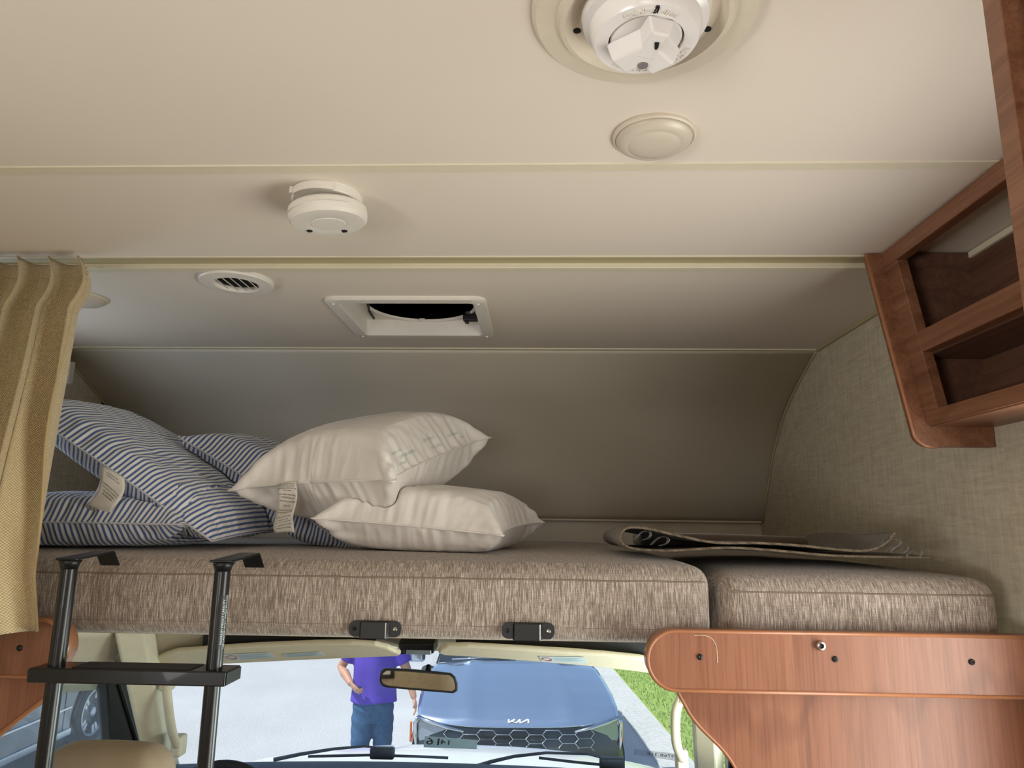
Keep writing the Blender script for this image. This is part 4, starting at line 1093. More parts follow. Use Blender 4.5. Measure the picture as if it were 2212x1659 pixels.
# windshield
WT, WB = (2.215, 1.288), (2.66, 0.800)
def wsh(u, v, off=0.0):
    """u -1..1 across, v 0 top..1 bottom"""
    hw = 0.765 + 0.10 * v; y = WT[0] + (WB[0] - WT[0]) * v; z = WT[1] + (WB[1] - WT[1]) * v
    y -= 0.10 * abs(u) ** 2.2; 
    return Vector((XC + u * hw, y + off * 0.74, z + off * 0.67))
WN = Vector((0, 0.739, 0.674))
MBw = MB().grid(lambda u, v: wsh(u, v), 25, 9, -1, 1, 0, 1)
struct(MBw, 'window_4', M['wshield'], smooth=True)
def wpt(px, py, off=0.0):
    """point on the windshield's centre plane (bowed back towards the sides), offset outwards"""
    p0 = Vector((0, WT[0], WT[1])) + WN * off
    p = atP(px, py, p0, WN)
    for _ in range(6):
        u = (p.x - XC) / 0.82
        p = atP(px, py, p0 - Vector((0, 0.10 * min(abs(u), 1.1) ** 2.2, 0)), WN)
    return p
# A pillars with beige inner trim
for s in (-1, 1):
    k = 10 if s < 0 else 11
    mb = MB(); ring = []
    for i in range(11):
        v = i / 10; p = wsh(s * 1.0, v * 1.22 - 0.17)
        ring.append([p + Vector((-s * 0.006, 0.012, 0.0)), p + Vector((-s * 0.012, -0.055, -0.01)), p + Vector((s * 0.035, -0.105, -0.012)), p + Vector((s * 0.07, -0.06, 0.0)), p + Vector((s * 0.05, 0.012, 0.01))])
    for r_ in ring: mb.v += r_
    for i in range(10):
        for j in range(5): mb.f.append((i * 5 + j, i * 5 + (j + 1) % 5, (i + 1) * 5 + (j + 1) % 5, (i + 1) * 5 + j))
    struct(mb, 'trim_%d' % k, M['cabtrim'], bevel=0.006)
    # black glazing border between pillar and glass
    MB().tube([wsh(s * 0.985, i / 10, 0.002) for i in range(11)], 0.006, 6)
# grab handles
def grab(s, pts, label):
    P = [Vector(p) for p in pts]
    t = thing('grab_handle', P[-1], label, 'grab handle')
    MB().tube(spline(P, 5), 0.0135, 12, True, 0.75, (0, 1, 0)).build('grip', M['cabtrim'], t, smooth=True)
    for p, q in ((P[0], P[1]), (P[-1], P[-2])):
        d = (p - q).normalized()
        MB().rbox(p.x - 0.017, p.x + 0.017, p.y - 0.010, p.y + 0.035, p.z - 0.03, p.z + 0.03, 0.009, (2, 2, 2)).build('mount', M['cabtrim'], t, smooth=True)
gl_ = [atY(358, 1470, 2.17), atY(362, 1510, 2.165), atY(366, 1545, 2.185), atY(372, 1580, 2.22), atY(382, 1612, 2.28)]
grab(-1, gl_, 'beige grab handle on the windshield pillar beside the driver seat')
gr_ = [atY(1478, 1497, 2.15), atY(1462, 1530, 2.16), atY(1459, 1570, 2.19), atY(1462, 1610, 2.22), atY(1474, 1643, 2.27)]
grab(1, gr_, 'beige grab handle on the windshield pillar beside the wood panel')
# sun visors
VP0, VN = Vector((0, 2.06, 1.318)), Vector((0, 0.062, 0.17)).normalized()
VN = Vector((0, 0.40, 0.92)).normalized() if False else Vector((0, 0.36, 0.93)).normalized()
def visor(outline, label, stickers, seam):
    P = [atP(px, py, VP0, VNF) for px, py in outline]
    c = sum(P, Vector()) / len(P)
    t = thing('sun_visor', c, label, 'sun visor')
    th = 0.016
    mb = MB(); n = len(P); rings = []
    for inset, h in ((0.0, -0.5), (0.0, 0.5)):
        rings.append([p + VNF * (-h * th) for p in P])
    MB().prism([p + VNF * (th * 0.5) for p in P], VNF * (-th)).build('pad', M['visor'], t, bevel=0.006)
    MB().tube([atP(px, py, VP0, VNF) - VNF * 0.0006 + Vector((0, -0.001, 0.009)) for px, py in seam], 0.0018, 6).build('seam_welt', M['visor'], t, smooth=True)
    for quad, red in stickers:
        Q = [atP(px, py, VP0 - VNF * (th * 0.5 + 0.0015), VNF) for px, py in quad]
        st = MB().prism(Q, VNF * -0.0006).build('warning_label', M['label'], t)
        e1, e2 = (Q[1] - Q[0]), (Q[3] - Q[0])
        mb = MB()
        for r in range(4):
            a = 0.30 if red else 0.06
            q = 0.2 + 0.19 * r
            mb.add([Q[0] + e1 * a + e2 * q - VNF * 0.0012, Q[0] + e1 * (0.92 - 0.1 * (r % 2)) + e2 * q - VNF * 0.0012, Q[0] + e1 * (0.92 - 0.1 * (r % 2)) + e2 * (q + 0.07) - VNF * 0.0012, Q[0] + e1 * a + e2 * (q + 0.07) - VNF * 0.0012], [(0, 1, 2, 3)])
        mb.build('fine_print', M['reflect_print'], st)
        if red:
            cc = Q[0] + e1 * 0.15 + e2 * 0.45
            MB().tube([cc + e1 * 0.10 * math.cos(2 * PI * k / 16) + e2 * 0.28 * math.sin(2 * PI * k / 16) - VNF * 0.0014 for k in range(17)], 0.0011, 5).build('warning_ring', M['red_print'], st)
    return t
VNF = Vector((0, 0.55, 0.835)).normalized()     # faces up and away: the pad is folded up against the header
visor([(302, 1437), (312, 1428), (345, 1415), (380, 1404), (450, 1398), (560, 1391), (680, 1386), (760, 1385), (810, 1388), (838, 1395), (856, 1404), (868, 1408), (860, 1413), (760, 1417), (640, 1422), (520, 1428), (420, 1433)],
      'long beige sun visor on the driver side with two pale labels', [(((480, 1414), (580, 1409), (595, 1420), (495, 1427)), True), (((610, 1413), (690, 1408), (704, 1415), (618, 1420)), False)],
      ((318, 1427), (384, 1407), (560, 1395), (760, 1389), (830, 1398), (858, 1406)))
visor([(946, 1406), (950, 1398), (965, 1392), (1010, 1391), (1100, 1396), (1200, 1403), (1300, 1409), (1380, 1417), (1420, 1426), (1420, 1452), (1360, 1444), (1260, 1433), (1150, 1424), (1050, 1416), (960, 1411)],
      'long beige sun visor on the passenger side with one pale label', [(((1163, 1418), (1262, 1419), (1270, 1433), (1172, 1429)), True)],
      ((952, 1402), (968, 1396), (1100, 1400), (1250, 1409), (1380, 1422)))
# overhead console between visors
p0, p1 = atY(862, 1387, 2.10), atY(938, 1412, 2.10)
t = thing('map_light', ((p0.x + p1.x) / 2, 2.12, p1.z), 'dark overhead map light console between the sun visors', 'map light')
mb = MB(); mb.hexa([(p0.x, 2.085, p0.z - 0.004), (p1.x, 2.085, p0.z - 0.002), (p1.x, 2.20, p0.z + 0.03), (p0.x, 2.20, p0.z + 0.03)], [(p0.x + 0.006, 2.10, p1.z - 0.004), (p1.x - 0.002, 2.10, p1.z + 0.0), (p1.x - 0.002, 2.19, p1.z + 0.004), (p0.x + 0.006, 2.19, p1.z + 0.002)])
mb.build('housing', M['black'], t, bevel=0.003)
MB().box(p0.x + 0.022, p1.x - 0.008, 2.092, 2.0995, p1.z - 0.002, p1.z + 0.010).build('light_lens', M['lamp_glass'], t, bevel=0.001)
MB().lathe([(0.006, 0.0), (0.006, -0.006), (0.0, -0.007)], (p0.x + 0.014, 2.098, p1.z + 0.004), 14, 'y').build('switch', M['black'], t)
# rear view mirror
Q = [atY(px, py, 2.10) for px, py in ((826, 1447), (978, 1458), (986, 1494), (826, 1481))]
cm = sum(Q, Vector()) / 4
t = thing('rear_view_mirror', cm, 'black framed rear view mirror hanging below the map light', 'mirror')
out = [(820, 1462), (823, 1450), (832, 1444), (880, 1446), (940, 1451), (975, 1455), (984, 1463), (989, 1478), (989, 1492), (980, 1498), (930, 1494), (870, 1489), (832, 1485), (823, 1480), (820, 1472)]
inn = [(825, 1463), (828, 1454), (836, 1449), (880, 1451), (940, 1456), (971, 1459), (979, 1466), (983, 1479), (983, 1488), (976, 1493), (930, 1489), (870, 1484), (836, 1480), (828, 1476), (825, 1471)]
MN = Vector((0.163, -1, 0.075)).normalized()
PO = [atP(px, py, cm, MN) for px, py in out]; PI_ = [atP(px, py, cm + MN * 0.0012, MN) for px, py in inn]
MB().prism(PO, -MN * 0.022).build('housing', M['black'], t, bevel=0.003)
MB().prism(PI_, -MN * 0.0008).build('mirror_glass', M['mirror'], t)
a = cm - MN * 0.02 + Vector((0.025, 0, 0.01)); b = wpt(918, 1446, -0.004)
MB().tube([a, a + Vector((0.0, 0.02, 0.02)), b], [0.009, 0.008, 0.011], 10).build('stalk', M['black'], t, smooth=True)
# seats
def seat(xc, label, dz=0.0):
    t = thing('cab_seat', (xc, 1.72, 0.1), label, 'seat')
    zt = 1.152 + dz
    def wp(p):
        k = max(0, (p.z - (zt - 0.06)) / 0.06); s = 1 - 0.10 * k * k
        return Vector((xc + (p.x - xc) * s, p.y + 0.05 * (p.z - 1.0) * -1, p.z - 0.35 * (p.x - xc) ** 2))
    hr = MB().rbox(xc - 0.145, xc + 0.145, 1.66, 1.79, zt - 0.29, zt, 0.05, (6, 4, 6), wp).build('headrest', M['seat'], t, smooth=True)
    MB().tube([(xc + 0.085 + 0.012 * math.sin(q * 0.5), wp(Vector((xc, 1.66, 0.9 + 0.03 * q))).y + 0.0 - 0.0005, 0.87 + dz + 0.026 * q) for q in range(9)], 0.0016, 5).build('seam', M['cush_pipe'], hr, smooth=True)
    MB().rbox(xc - 0.25, xc + 0.25, 1.60, 1.76, 0.28, 0.885 + dz, 0.06, (6, 4, 8)).build('backrest', M['seat'], t, smooth=True)
    MB().rbox(xc - 0.25, xc + 0.25, 1.66, 2.16, 0.18, 0.34, 0.06, (6, 6, 3)).build('seat_base', M['seat'], t, smooth=True)
    MB().box(xc - 0.2, xc + 0.2, 1.7, 2.1, -0.1, 0.19).build('pedestal', M['black'], t)
seat(-0.972, 'beige driver seat with tall headrest seen behind the ladder')
seat(2 * XC + 0.972, 'beige passenger seat hidden behind the right wood divider', -0.16)
# steering wheel
sc_ = Vector((-0.925, 2.19, 0.767))
t = thing('steering_wheel', sc_, 'dark steering wheel rim rising in front of the driver seat', 'steering wheel')
Rw = Matrix.Rotation(math.radians(-28), 3, 'X')
def wheel_ring(r): return [sc_ + Rw @ Vector((r * math.cos(2 * PI * k / 48), 0, r * math.sin(2 * PI * k / 48))) for k in range(49)]
MB().tube(wheel_ring(0.19), 0.0145, 12).build('rim', M['rubber'], t, smooth=True)
MB().lathe([(0.06, 0.0), (0.06, -0.02), (0.045, -0.035), (0, -0.035)], sc_, 24, 'y').build('hub', M['rubber'], t, smooth=True)
for a in (0, PI, -PI / 2):
    MB().tube([sc_, sc_ + Rw @ Vector((0.185 * math.cos(a), 0, 0.185 * math.sin(a)))], 0.014, 8).build('spoke', M['rubber'], t, smooth=True)
# dashboard
mb = MB()
def dsh(u, v):
    x = XC + (u * 2 - 1) * 0.93; e = abs(u * 2 - 1)
    pts = [(2.32, 0.35), (2.30, 0.70), (2.33, 0.84), (2.40, 0.893), (2.48, 0.890), (2.55, 0.868), (2.60, 0.84)]
    y, z = pts[int(round(v))]
    return (x, y - 0.07 * e ** 2.2, z - 0.010 * e ** 2)
mb.grid(dsh, 25, 7, 0, 1, 0, 6)
dsb = tag(mb.build('dashboard', M['dash'], smooth=True, solid=0.008), 'grey dashboard top below the windshield', 'dashboard')
MB().tube([wsh(-0.9 + 0.1 * k, 0.985, -0.012) for k in range(19)], 0.007, 6).build('defrost_strip', M['rubber'], dsb, smooth=True)
# cab shell: floor, firewall, doors
struct(MB().box(XC - 1.0, XC + 1.0, 1.36, 2.75, -0.15, -0.1), 'cab_floor', M['dash'])
struct(MB().box(XC - 1.0, XC + 1.0, 2.72, 2.76, -0.3, 0.74), 'wall_firewall', M['rubber'])
# cab doors with window openings
def cab_door(s, n_):
    x = XC + s * 0.955
    win = [(1.38, 0.86), (1.40, 1.10), (1.46, 1.19), (1.58, 1.245), (1.80, 1.262), (2.06, 1.24), (2.20, 1.19), (2.42, 0.93), (2.45, 0.86)]
    outer = [(1.30, 0.78), (1.30, 1.20), (1.38, 1.33), (1.60, 1.40), (1.82, 1.41), (2.10, 1.38), (2.27, 1.30), (2.52, 0.95), (2.56, 0.78)]
    mb = MB(); n = len(win)
    sl = -s * 0.10      # the upper frame leans inwards
    def P(q, dx): return Vector((x + dx + sl * max(0, q[1] - 0.85), q[0], q[1]))
    for dx in (0, s * 0.035):
        mb.v += [P(q, dx) for q in win] + [P(q, dx) for q in outer]
    for b in (0, 2 * n):
        for i in range(n): mb.f.append((b + i, b + (i + 1) % n, b + n + (i + 1) % n, b + n + i))
    for i in range(n):
        j = (i + 1) % n
        mb.f += [(i, j, 2 * n + j, 2 * n + i), (n + i, n + j, 3 * n + j, 3 * n + i)]
    mb.box(x - 0.02, x + 0.04, 1.30, 2.52, -0.1, 0.785)
    d = struct(mb, 'door_%d' % n_, M['cabtrim'])
    MB().tube([P(q, -s * 0.004) for q in win + win[:1]], 0.009, 8).build('window_seal', M['rubber'], d)
    MB().prism([P(q, s * 0.018) for q in win], (s * 0.004, 0, 0)).build('window_pane', M['doorglass'], d)
    # dark front run of the door frame
    MB().hexa([P((2.13, 1.24), -s * 0.006), P((2.22, 1.24), -s * 0.006), P((2.50, 0.88), -s * 0.006), P((2.30, 0.88), -s * 0.006)], [P((2.13, 1.24), s * 0.03), P((2.22, 1.24), s * 0.03), P((2.50, 0.88), s * 0.03), P((2.30, 0.88), s * 0.03)]).build('vent_bar', M['rubber'], d, bevel=0.004)
    return d
cab_door(-1, 2); cab_door(1, 3)
# outer closing pieces between coach and cab so that no daylight leaks
for s in (-1, 1):
    xx = XL if s < 0 else XR
    struct(MB().box(min(xx, XC + s * 0.95), max(xx, XC + s * 0.95), 1.286, 1.31, -0.1, 1.428), 'wall_cab_%s' % ('left' if s < 0 else 'right'), M['cabtrim'])
# white hood
mb = MB()
def hood(u, v):
    x = XC + u * (0.92 - 0.10 * v); e = abs(u)
    y = 2.72 + 0.85 * v - 0.10 * e ** 2 * (0.3 + v); z = 0.742 - 0.055 * v - 0.05 * v ** 3 - 0.03 * e ** 3
    return (x, y, z)
mb.grid(hood, 25, 12, -1, 1, 0, 1)
hd = tag(mb.build('hood', M['white_paint'], smooth=True, solid=0.01), 'white motorhome hood beyond the windshield wipers', 'hood')
mb = MB(); mb.grid(lambda u, v: (XC + u * 0.83, 3.57 - 0.13 * abs(u) ** 2 + 0.05 * v, 0.63 - 0.03 * abs(u) ** 3 - 0.6 * v), 15, 4, -1, 1, 0, 1)
mb.build('front_face', M['white_paint'], hd, smooth=True, solid=0.01)
MB().lathe([(0.012, 0), (0.014, 0.012), (0.008, 0.02), (0, 0.022)], (0.03, 2.82, 0.735), 12).build('washer_nozzle', M['black'], hd)
# cowl grille
cw = tag(MB().grid(lambda u, v: (XC + u * 0.86, 2.655 + 0.075 * v - 0.10 * abs(u) ** 2.2, 0.775 - 0.025 * v), 21, 3, -1, 1, 0, 1).build('cowl_panel', M['dash'], smooth=True, solid=0.006), 'grey cowl panel at the base of the windshield', 'cowl')
# wipers
def wiper(arm, blade, block, label):
    A = [wpt(px, py, 0.03) for px, py in arm]; B = [wpt(px, py, 0.014) for px, py in blade]
    t = thing('wiper', A[0], label, 'wiper', 'windshield wipers')
    MB().tube(A, [0.007 - 0.004 * k / (len(A) - 1) for k in range(len(A))], 8).build('arm', M['black'], t, smooth=True)
    MB().tube(B, 0.0045, 8).build('blade', M['rubber'], t, smooth=True)
    c = wpt(*block, 0.022)
    MB().rbox(c.x - 0.042, c.x + 0.042, c.y - 0.014, c.y + 0.014, c.z - 0.018, c.z + 0.020, 0.008, (3, 2, 2)).build('blade_joint', M['black'], t, smooth=True)
wiper(((592, 1641), (650, 1629), (720, 1618), (785, 1612), (812, 1614)), ((666, 1634), (800, 1631), (900, 1634), (968, 1637)), (826, 1627), 'black windshield wiper in front of the driver side')
wiper(((1030, 1655), (1062, 1645), (1110, 1634), (1180, 1626), (1270, 1629), (1312, 1640)), ((1164, 1637), (1240, 1646), (1300, 1652), (1330, 1655)), (1322, 1650), 'black windshield wiper in front of the passenger side')
# pale card painted as the dash paper's reflection in the glass and the inspection sticker
def sticker_or_reflection(quad, label, cat, name, mat, words):
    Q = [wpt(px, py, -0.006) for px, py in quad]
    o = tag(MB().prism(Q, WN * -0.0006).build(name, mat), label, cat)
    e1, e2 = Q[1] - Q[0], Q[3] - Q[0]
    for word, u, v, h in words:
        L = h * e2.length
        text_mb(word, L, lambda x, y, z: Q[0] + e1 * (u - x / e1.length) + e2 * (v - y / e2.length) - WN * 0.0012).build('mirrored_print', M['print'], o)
sticker_or_reflection(((918, 1590), (1030, 1599), (1030, 1618), (915, 1614)), 'pale blue reflection of a numbered paper at the foot of the windshield', 'reflection', 'painted_reflection', M['reflect_print'], [('16', 0.19, 0.42, 0.9), ('14', 0.42, 0.40, 0.6)])
sticker_or_reflection(((1370, 1618), (1482, 1630), (1480, 1646), (1368, 1630)), 'clear sticker with faint mirrored number at lower right of windshield', 'sticker', 'windshield_sticker', M['clear'], [('29768 31K', 0.55, 0.5, 0.75)])

# ================================================================== OUTSIDE
G = -0.95
TH = math.radians(3.8)
def st_(x, y, z=0.0):     # street frame (rotated a little against the coach) -> world
    return Vector((x * math.cos(TH) - y * math.sin(TH), x * math.sin(TH) + y * math.cos(TH), G + z))
k0 = 1.93        # kerb line in the street frame
def slab(x0, x1, y0, y1, z0, z1, name, mat):
    mb = MB(); mb.hexa([st_(x0, y0, z0), st_(x1, y0, z0), st_(x1, y1, z0), st_(x0, y1, z0)], [st_(x0, y0, z1), st_(x1, y0, z1), st_(x1, y1, z1), st_(x0, y1, z1)])
    return struct(mb, name, mat)
slab(-40, k0 + 0.02, -40, 60, -0.2, 0.0, 'road', M['road'])
slab(k0, k0 + 0.42, -40, 60, -0.2, 0.012, 'kerb', M['kerb'])
slab(k0 + 0.42, 40, -40, 60, -0.2, 0.02, 'lawn', M['lawn'])
# grass blades near the kerb
rng = random.Random(11); mb = MB()
for _ in range(9000):
    x = k0 + 0.43 + abs(rng.gauss(0, 1.1)); y = rng.uniform(7.0, 17.0); h = rng.uniform(0.025, 0.06); a = rng.uniform(0, PI)
    p = st_(x, y, 0.015); d = Vector((math.cos(a), math.sin(a), 0)) * 0.008; q = Vector((rng.uniform(-0.02, 0.02), rng.uniform(-0.02, 0.02), h))
    mb.add([p - d, p + d, p + q], [(0, 1, 2)])
g_ = mb.build('grass', M['lawn']); tag(g_, 'short green lawn grass beyond the concrete kerb', 'grass', kind='stuff')

# ---------------------------------------------------------------- dark SUV facing the coach
KO = Vector((-0.135, 6.30, G))
t = thing('suv', KO, 'dark blue SUV parked nose to nose beyond the windshield', 'car', rot=(0, 0, math.radians(4.2)))
def body_row(w, yc, ys, zc, zs): return (w, yc, ys, zc, zs)
hood_rows = [(0.84, 0.045, 0.17, 0.945, 0.985), (0.855, 0.075, 0.20, 0.985, 1.01), (0.865, 0.20, 0.30, 1.05, 1.05), (0.865, 0.45, 0.53, 1.13, 1.10), (0.85, 0.75, 0.81, 1.20, 1.15), (0.82, 1.05, 1.09, 1.25, 1.20), (0.79, 1.22, 1.27, 1.27, 1.22)]
def surf(rows, u, v, pw=4.0):
    i = min(int(v), len(rows) - 2); f = v - i
    f_ = f * f * (3 - 2 * f) if False else f
    a = [rows[i][k] + (rows[i + 1][k] - rows[i][k]) * f_ for k in range(5)]
    e = abs(u)
    crease = 0.014 * math.exp(-((e - 0.50) / 0.10) ** 2) * min(1, v / 2)
    return (a[0] * u, a[1] + (a[2] - a[1]) * e ** pw, a[3] + (a[4] - a[3]) * e ** 2.6 + crease)
MB().grid(lambda u, v: surf(hood_rows, u, v), 41, 25, -1, 1, 0, 6).build('bonnet', M['carpaint'], t, smooth=True, local=True, solid=0.012)
fas = [(0.84, 0.05, 0.18, 0.940, 0.975), (0.86, 0.02, 0.17, 0.86, 0.86), (0.88, 0.0, 0.15, 0.74, 0.74), (0.90, -0.02, 0.13, 0.55, 0.55), (0.89, 0.0, 0.13, 0.35, 0.35), (0.85, 0.06, 0.18, 0.22, 0.24)]
MB().grid(lambda u, v: surf(fas, u, v), 31, 11, -1, 1, 0, 5).build('front_bumper', M['gloss_black'], t, smooth=True, local=True, solid=0.01)
for s in (-1, 1):
    # fender + side
    def side(u, v, s=s):
        y = 0.20 + 4.4 * u; top = 1.0 + 0.14 * min(1, u * 5); 
        edge = (0.845 + 0.02 * min(1, u * 8)); x = edge + (0.93 - edge) * math.sin(min(1, v * 2.2) * PI / 2) - 0.03 * max(0, v - 0.6)
        x *= 1 - 0.0 * u; z = top - (top - 0.25) * v
        if u < 0.03: x -= 0.02
        return (s * x, y, z)
    MB().grid(side, 24, 9).build('side_panel', M['carpaint'], t, smooth=True, local=True)
    # headlamp: chrome angle strip + lamp body
    def fr(x, z, off=0.022):
        e = abs(x) / 0.86; return Vector((s * x, 0.03 + 0.135 * min(1.05, e) ** 4 - off, z))
    P1 = [fr(0.46, 0.925), fr(0.60, 0.950), (fr(0.74, 0.985)), fr(0.845, 1.005)]; P2 = [fr(0.845, 1.005), fr(0.868, 0.96), fr(0.865, 0.86), fr(0.85, 0.76)]
    MB().tube(P1, [0.012, 0.020, 0.026, 0.028], 8, True, 0.7).build('light_strip', M['chrome'], t, smooth=True, local=True)
    MB().tube(P2, [0.026, 0.024, 0.022, 0.016], 8, True, 0.7).build('light_strip', M['chrome'], t, smooth=True, local=True)
    mb = MB(); mb.prism([fr(0.60, 0.935, 0.004), fr(0.835, 0.985, 0.004), fr(0.85, 0.86, 0.004), fr(0.82, 0.80, 0.004), fr(0.74, 0.88, 0.004)], (0, -0.008, 0)); mb.build('headlamp', M['lamp_glass'], t, local=True)
    mb = MB(); mb.prism([fr(0.70, 0.72, 0.01), fr(0.83, 0.79, 0.01), fr(0.84, 0.70, 0.01), fr(0.75, 0.62, 0.01)], (0, -0.008, 0)); mb.build('side_intake', M['gloss_black'], t, local=True)
    # marker + mirror + wheel
    MB().box(s * 0.93 - 0.008, s * 0.93 + 0.008, 0.40, 0.44, 0.74, 0.90).build('side_marker', M['amber'], t, local=True, bevel=0.003)
    mr = MB().rbox(s * 1.03 - 0.10, s * 1.03 + 0.10, 1.78, 1.90, 1.14, 1.30, 0.04, (3, 2, 2)).build('door_mirror', M['carpaint'], t, smooth=True, local=True)
    for yw in (0.95, 3.75):
        MB().lathe([(0.20, -0.11), (0.33, -0.11), (0.365, -0.08), (0.365, 0.08), (0.33, 0.11), (0.20, 0.11)], (s * 0.84, yw, 0.365), 32, 'x').build('wheel', M['tyre'], t, local=True, autos=40)
    MB().hexa([(s * 0.79, 1.30, 1.20), (s * 0.80, 4.2, 1.20), (s * 0.66, 4.0, 1.62), (s * 0.64, 2.05, 1.66)], [(s * 0.77, 1.30, 1.20), (s * 0.78, 4.2, 1.20), (s * 0.64, 4.0, 1.62), (s * 0.62, 2.05, 1.66)]).build('side_window', M['carglass'], t, local=True)
MB().grid(lambda u, v: (u * (0.76 - 0.12 * v), 1.27 + 0.75 * v + 0.06 * u * u, 1.265 + 0.40 * v - 0.04 * u * u), 13, 5, -1, 1, 0, 1).build('windscreen', M['carglass'], t, smooth=True, local=True)
MB().grid(lambda u, v: (u * 0.64, 2.02 + 2.1 * v, 1.665 + 0.05 * math.sin(PI * v) - 0.05 * u * u), 9, 9, -1, 1, 0, 1).build('roof', M['carpaint'], t, smooth=True, local=True, solid=0.02)
MB().hexa([(-0.80, 4.2, 0.3), (0.80, 4.2, 0.3), (0.64, 4.1, 1.66), (-0.64, 4.1, 1.66)], [(-0.80, 4.6, 0.3), (0.80, 4.6, 0.3), (0.62, 4.3, 1.66), (-0.62, 4.3, 1.66)]).build('tailgate', M['carpaint'], t, local=True)
MB().box(-0.80, 0.80, 0.40, 4.3, 0.25, 0.80).build('underbody', M['gloss_black'], t, local=True)
for s in (-1, 1):
    x0 = 0.02 if s > 0 else -0.62
    MB().tube([(x0, 1.235, 1.272), (x0 + 0.3, 1.225, 1.292), (x0 + 0.58, 1.25, 1.285)], 0.010, 6).build('wiper', M['lamp_glass'], t, smooth=True, local=True)
# honeycomb grille
hexm = MB(); hw, hh = 0.083, 0.034; pts = [(-hw, 0), (-hw * 0.62, hh), (hw * 0.62, hh), (hw, 0), (hw * 0.62, -hh), (-hw * 0.62, -hh)]
hexm.tube([Vector((x, 0, z)) for x, z in pts + pts[:1]], 0.0036, 6)
cell = None
for r in range(4):
    for c_ in range(-4, 5):
        x = c_ * hw * 1.64; z = 0.905 - r * hh * 2 - (hh if c_ % 2 else 0)
        if abs(x) > 0.60 - 0.0 * r: continue
        e = abs(x) / 0.86
        if cell is None:
            cell = hexm.build('grille_cell', M['chrome'], t, local=True, smooth=True); o = cell
        else:
            o = cell.copy(); COL.objects.link(o); o.parent = t
        o.location = (x, 0.008 + 0.135 * e ** 4, z); o.rotation_euler = (0, 0, math.atan(0.135 * 4 * e ** 3 / 0.86) * (1 if x > 0 else -1))
MB().box(-0.26, 0.26, -0.032, -0.012, 0.66, 0.785).build('number_plate', M['plate'], t, local=True, bevel=0.004)
# badge: the three joined strokes K I A
def hood_pt(x, q):      # q height along the nose of the bonnet
    v = 0.9 + q; w = hood_rows[1][0]; p = Vector(surf(hood_rows, x / 0.82, v)); return p
mb = MB(); sc = 0.040
def stroke(pts, w=0.34):
    for a, b in zip(pts[:-1], pts[1:]):
        a, b = Vector(a), Vector(b); d = (b - a).normalized(); nrm = Vector((-d.y, d.x)) * (w / 2)
        q = [a + nrm - d * w * 0.2, b + nrm + d * w * 0.2, b - nrm + d * w * 0.2, a - nrm - d * w * 0.2]
        poly = []
        for p in q:
            hp = hood_pt(p.x * sc, max(-0.7, p.y * 0.42)); poly.append(hp + Vector((0, -0.006, 0.008)))
        mb.prism(poly, (0, -0.003, 0.004))
stroke([(-2.1, -0.5), (-2.1, 0.5)]); stroke([(-2.1, -0.4), (-0.9, 0.5)]); stroke([(-1.35, 0.05), (-0.55, -0.5), (0.15, 0.5)]); stroke([(0.15, 0.5), (0.15, -0.5)]); stroke([(0.35, -0.5), (1.7, 0.5)]); stroke([(1.85, 0.5), (1.85, -0.5)])
mb.build('badge', M['white_pl'], t, local=True)

# ---------------------------------------------------------------- grey car at the left, seen through the door window
GO = Vector((-5.25, 8.88, G))
t = thing('parked_car', GO, 'dark grey car with silver spoked wheel beyond the driver window', 'car', rot=(0, 0, math.radians(2)))
def car_side(x, y0, y1, n_, s):
    pass
top = [(-3.6, 0.95), (-3.5, 1.02), (-0.9, 1.05), (-0.3, 1.03), (0.35, 0.94), (0.72, 0.80), (0.84, 0.62), (0.85, 0.40), (0.80, 0.26)]
arch = [(0.44 * math.cos(a), 0.36 + 0.44 * math.sin(a)) for a in [PI * k / 14 for k in range(15)] if 0.36 + 0.44 * math.sin(a) > 0.25]
archr = [(-2.75 + 0.44 * math.cos(a), 0.36 + 0.44 * math.sin(a)) for a in [PI * k / 14 for k in range(15)]]
poly = top + [(0.44, 0.26)] + arch + [(-0.44, 0.22), (-2.31, 0.22)] + archr + [(-3.19, 0.24), (-3.6, 0.28)]
MB().prism([(0.0, y, z) for y, z in poly], (-1.85, 0, 0)).build('body', M['greycar'], t, local=True, bevel=0.05)
gh = [(-3.3, 1.0), (-2.9, 1.52), (-1.2, 1.56), (-0.15, 1.03)]
mb = MB(); mb.hexa([(-0.05, y, z) if z < 1.2 else (-0.28, y, z) for y, z in gh], [(-1.80, y, z) if z < 1.2 else (-1.57, y, z) for y, z in gh]); mb.build('cabin_glass', M['carglass'], t, local=True, bevel=0.03)
MB().hexa([(-0.28, -2.92, 1.53), (-0.28, -1.18, 1.57), (-1.57, -1.18, 1.57), (-1.57, -2.92, 1.53)], [(-0.30, -2.85, 1.58), (-0.30, -1.25, 1.61), (-1.55, -1.25, 1.61), (-1.55, -2.85, 1.58)]).build('roof', M['greycar'], t, local=True)
for y in (-0.62, -1.72):
    MB().box(0.0, 0.004, y - 0.005, y + 0.005, 0.28, 1.0).build('door_gap', M['void'], t, local=True)
MB().box(0.0, 0.018, -2.25, -0.48, 0.24, 0.31).build('sill_trim', M['chrome'], t, local=True, bevel=0.005)
MB().box(0.0, 0.014, -2.25, -0.50, 0.52, 0.545).build('rub_strip', M['chrome'], t, local=True, bevel=0.004)
MB().tube([Vector((0.008, y, z)) for y, z in [(0.44 * math.cos(PI * k / 14), 0.36 + 0.44 * math.sin(PI * k / 14)) for k in range(15)]], 0.018, 6).build('arch_trim', M['gloss_black'], t, local=True, smooth=True)
hl_ = MB().prism([(0.003, 0.50, 0.86), (0.003, 0.72, 0.79), (0.003, 0.78, 0.70), (0.003, 0.60, 0.76)], (-0.1, 0, 0)).build('headlamp', M['lamp_glass'], t, local=True)
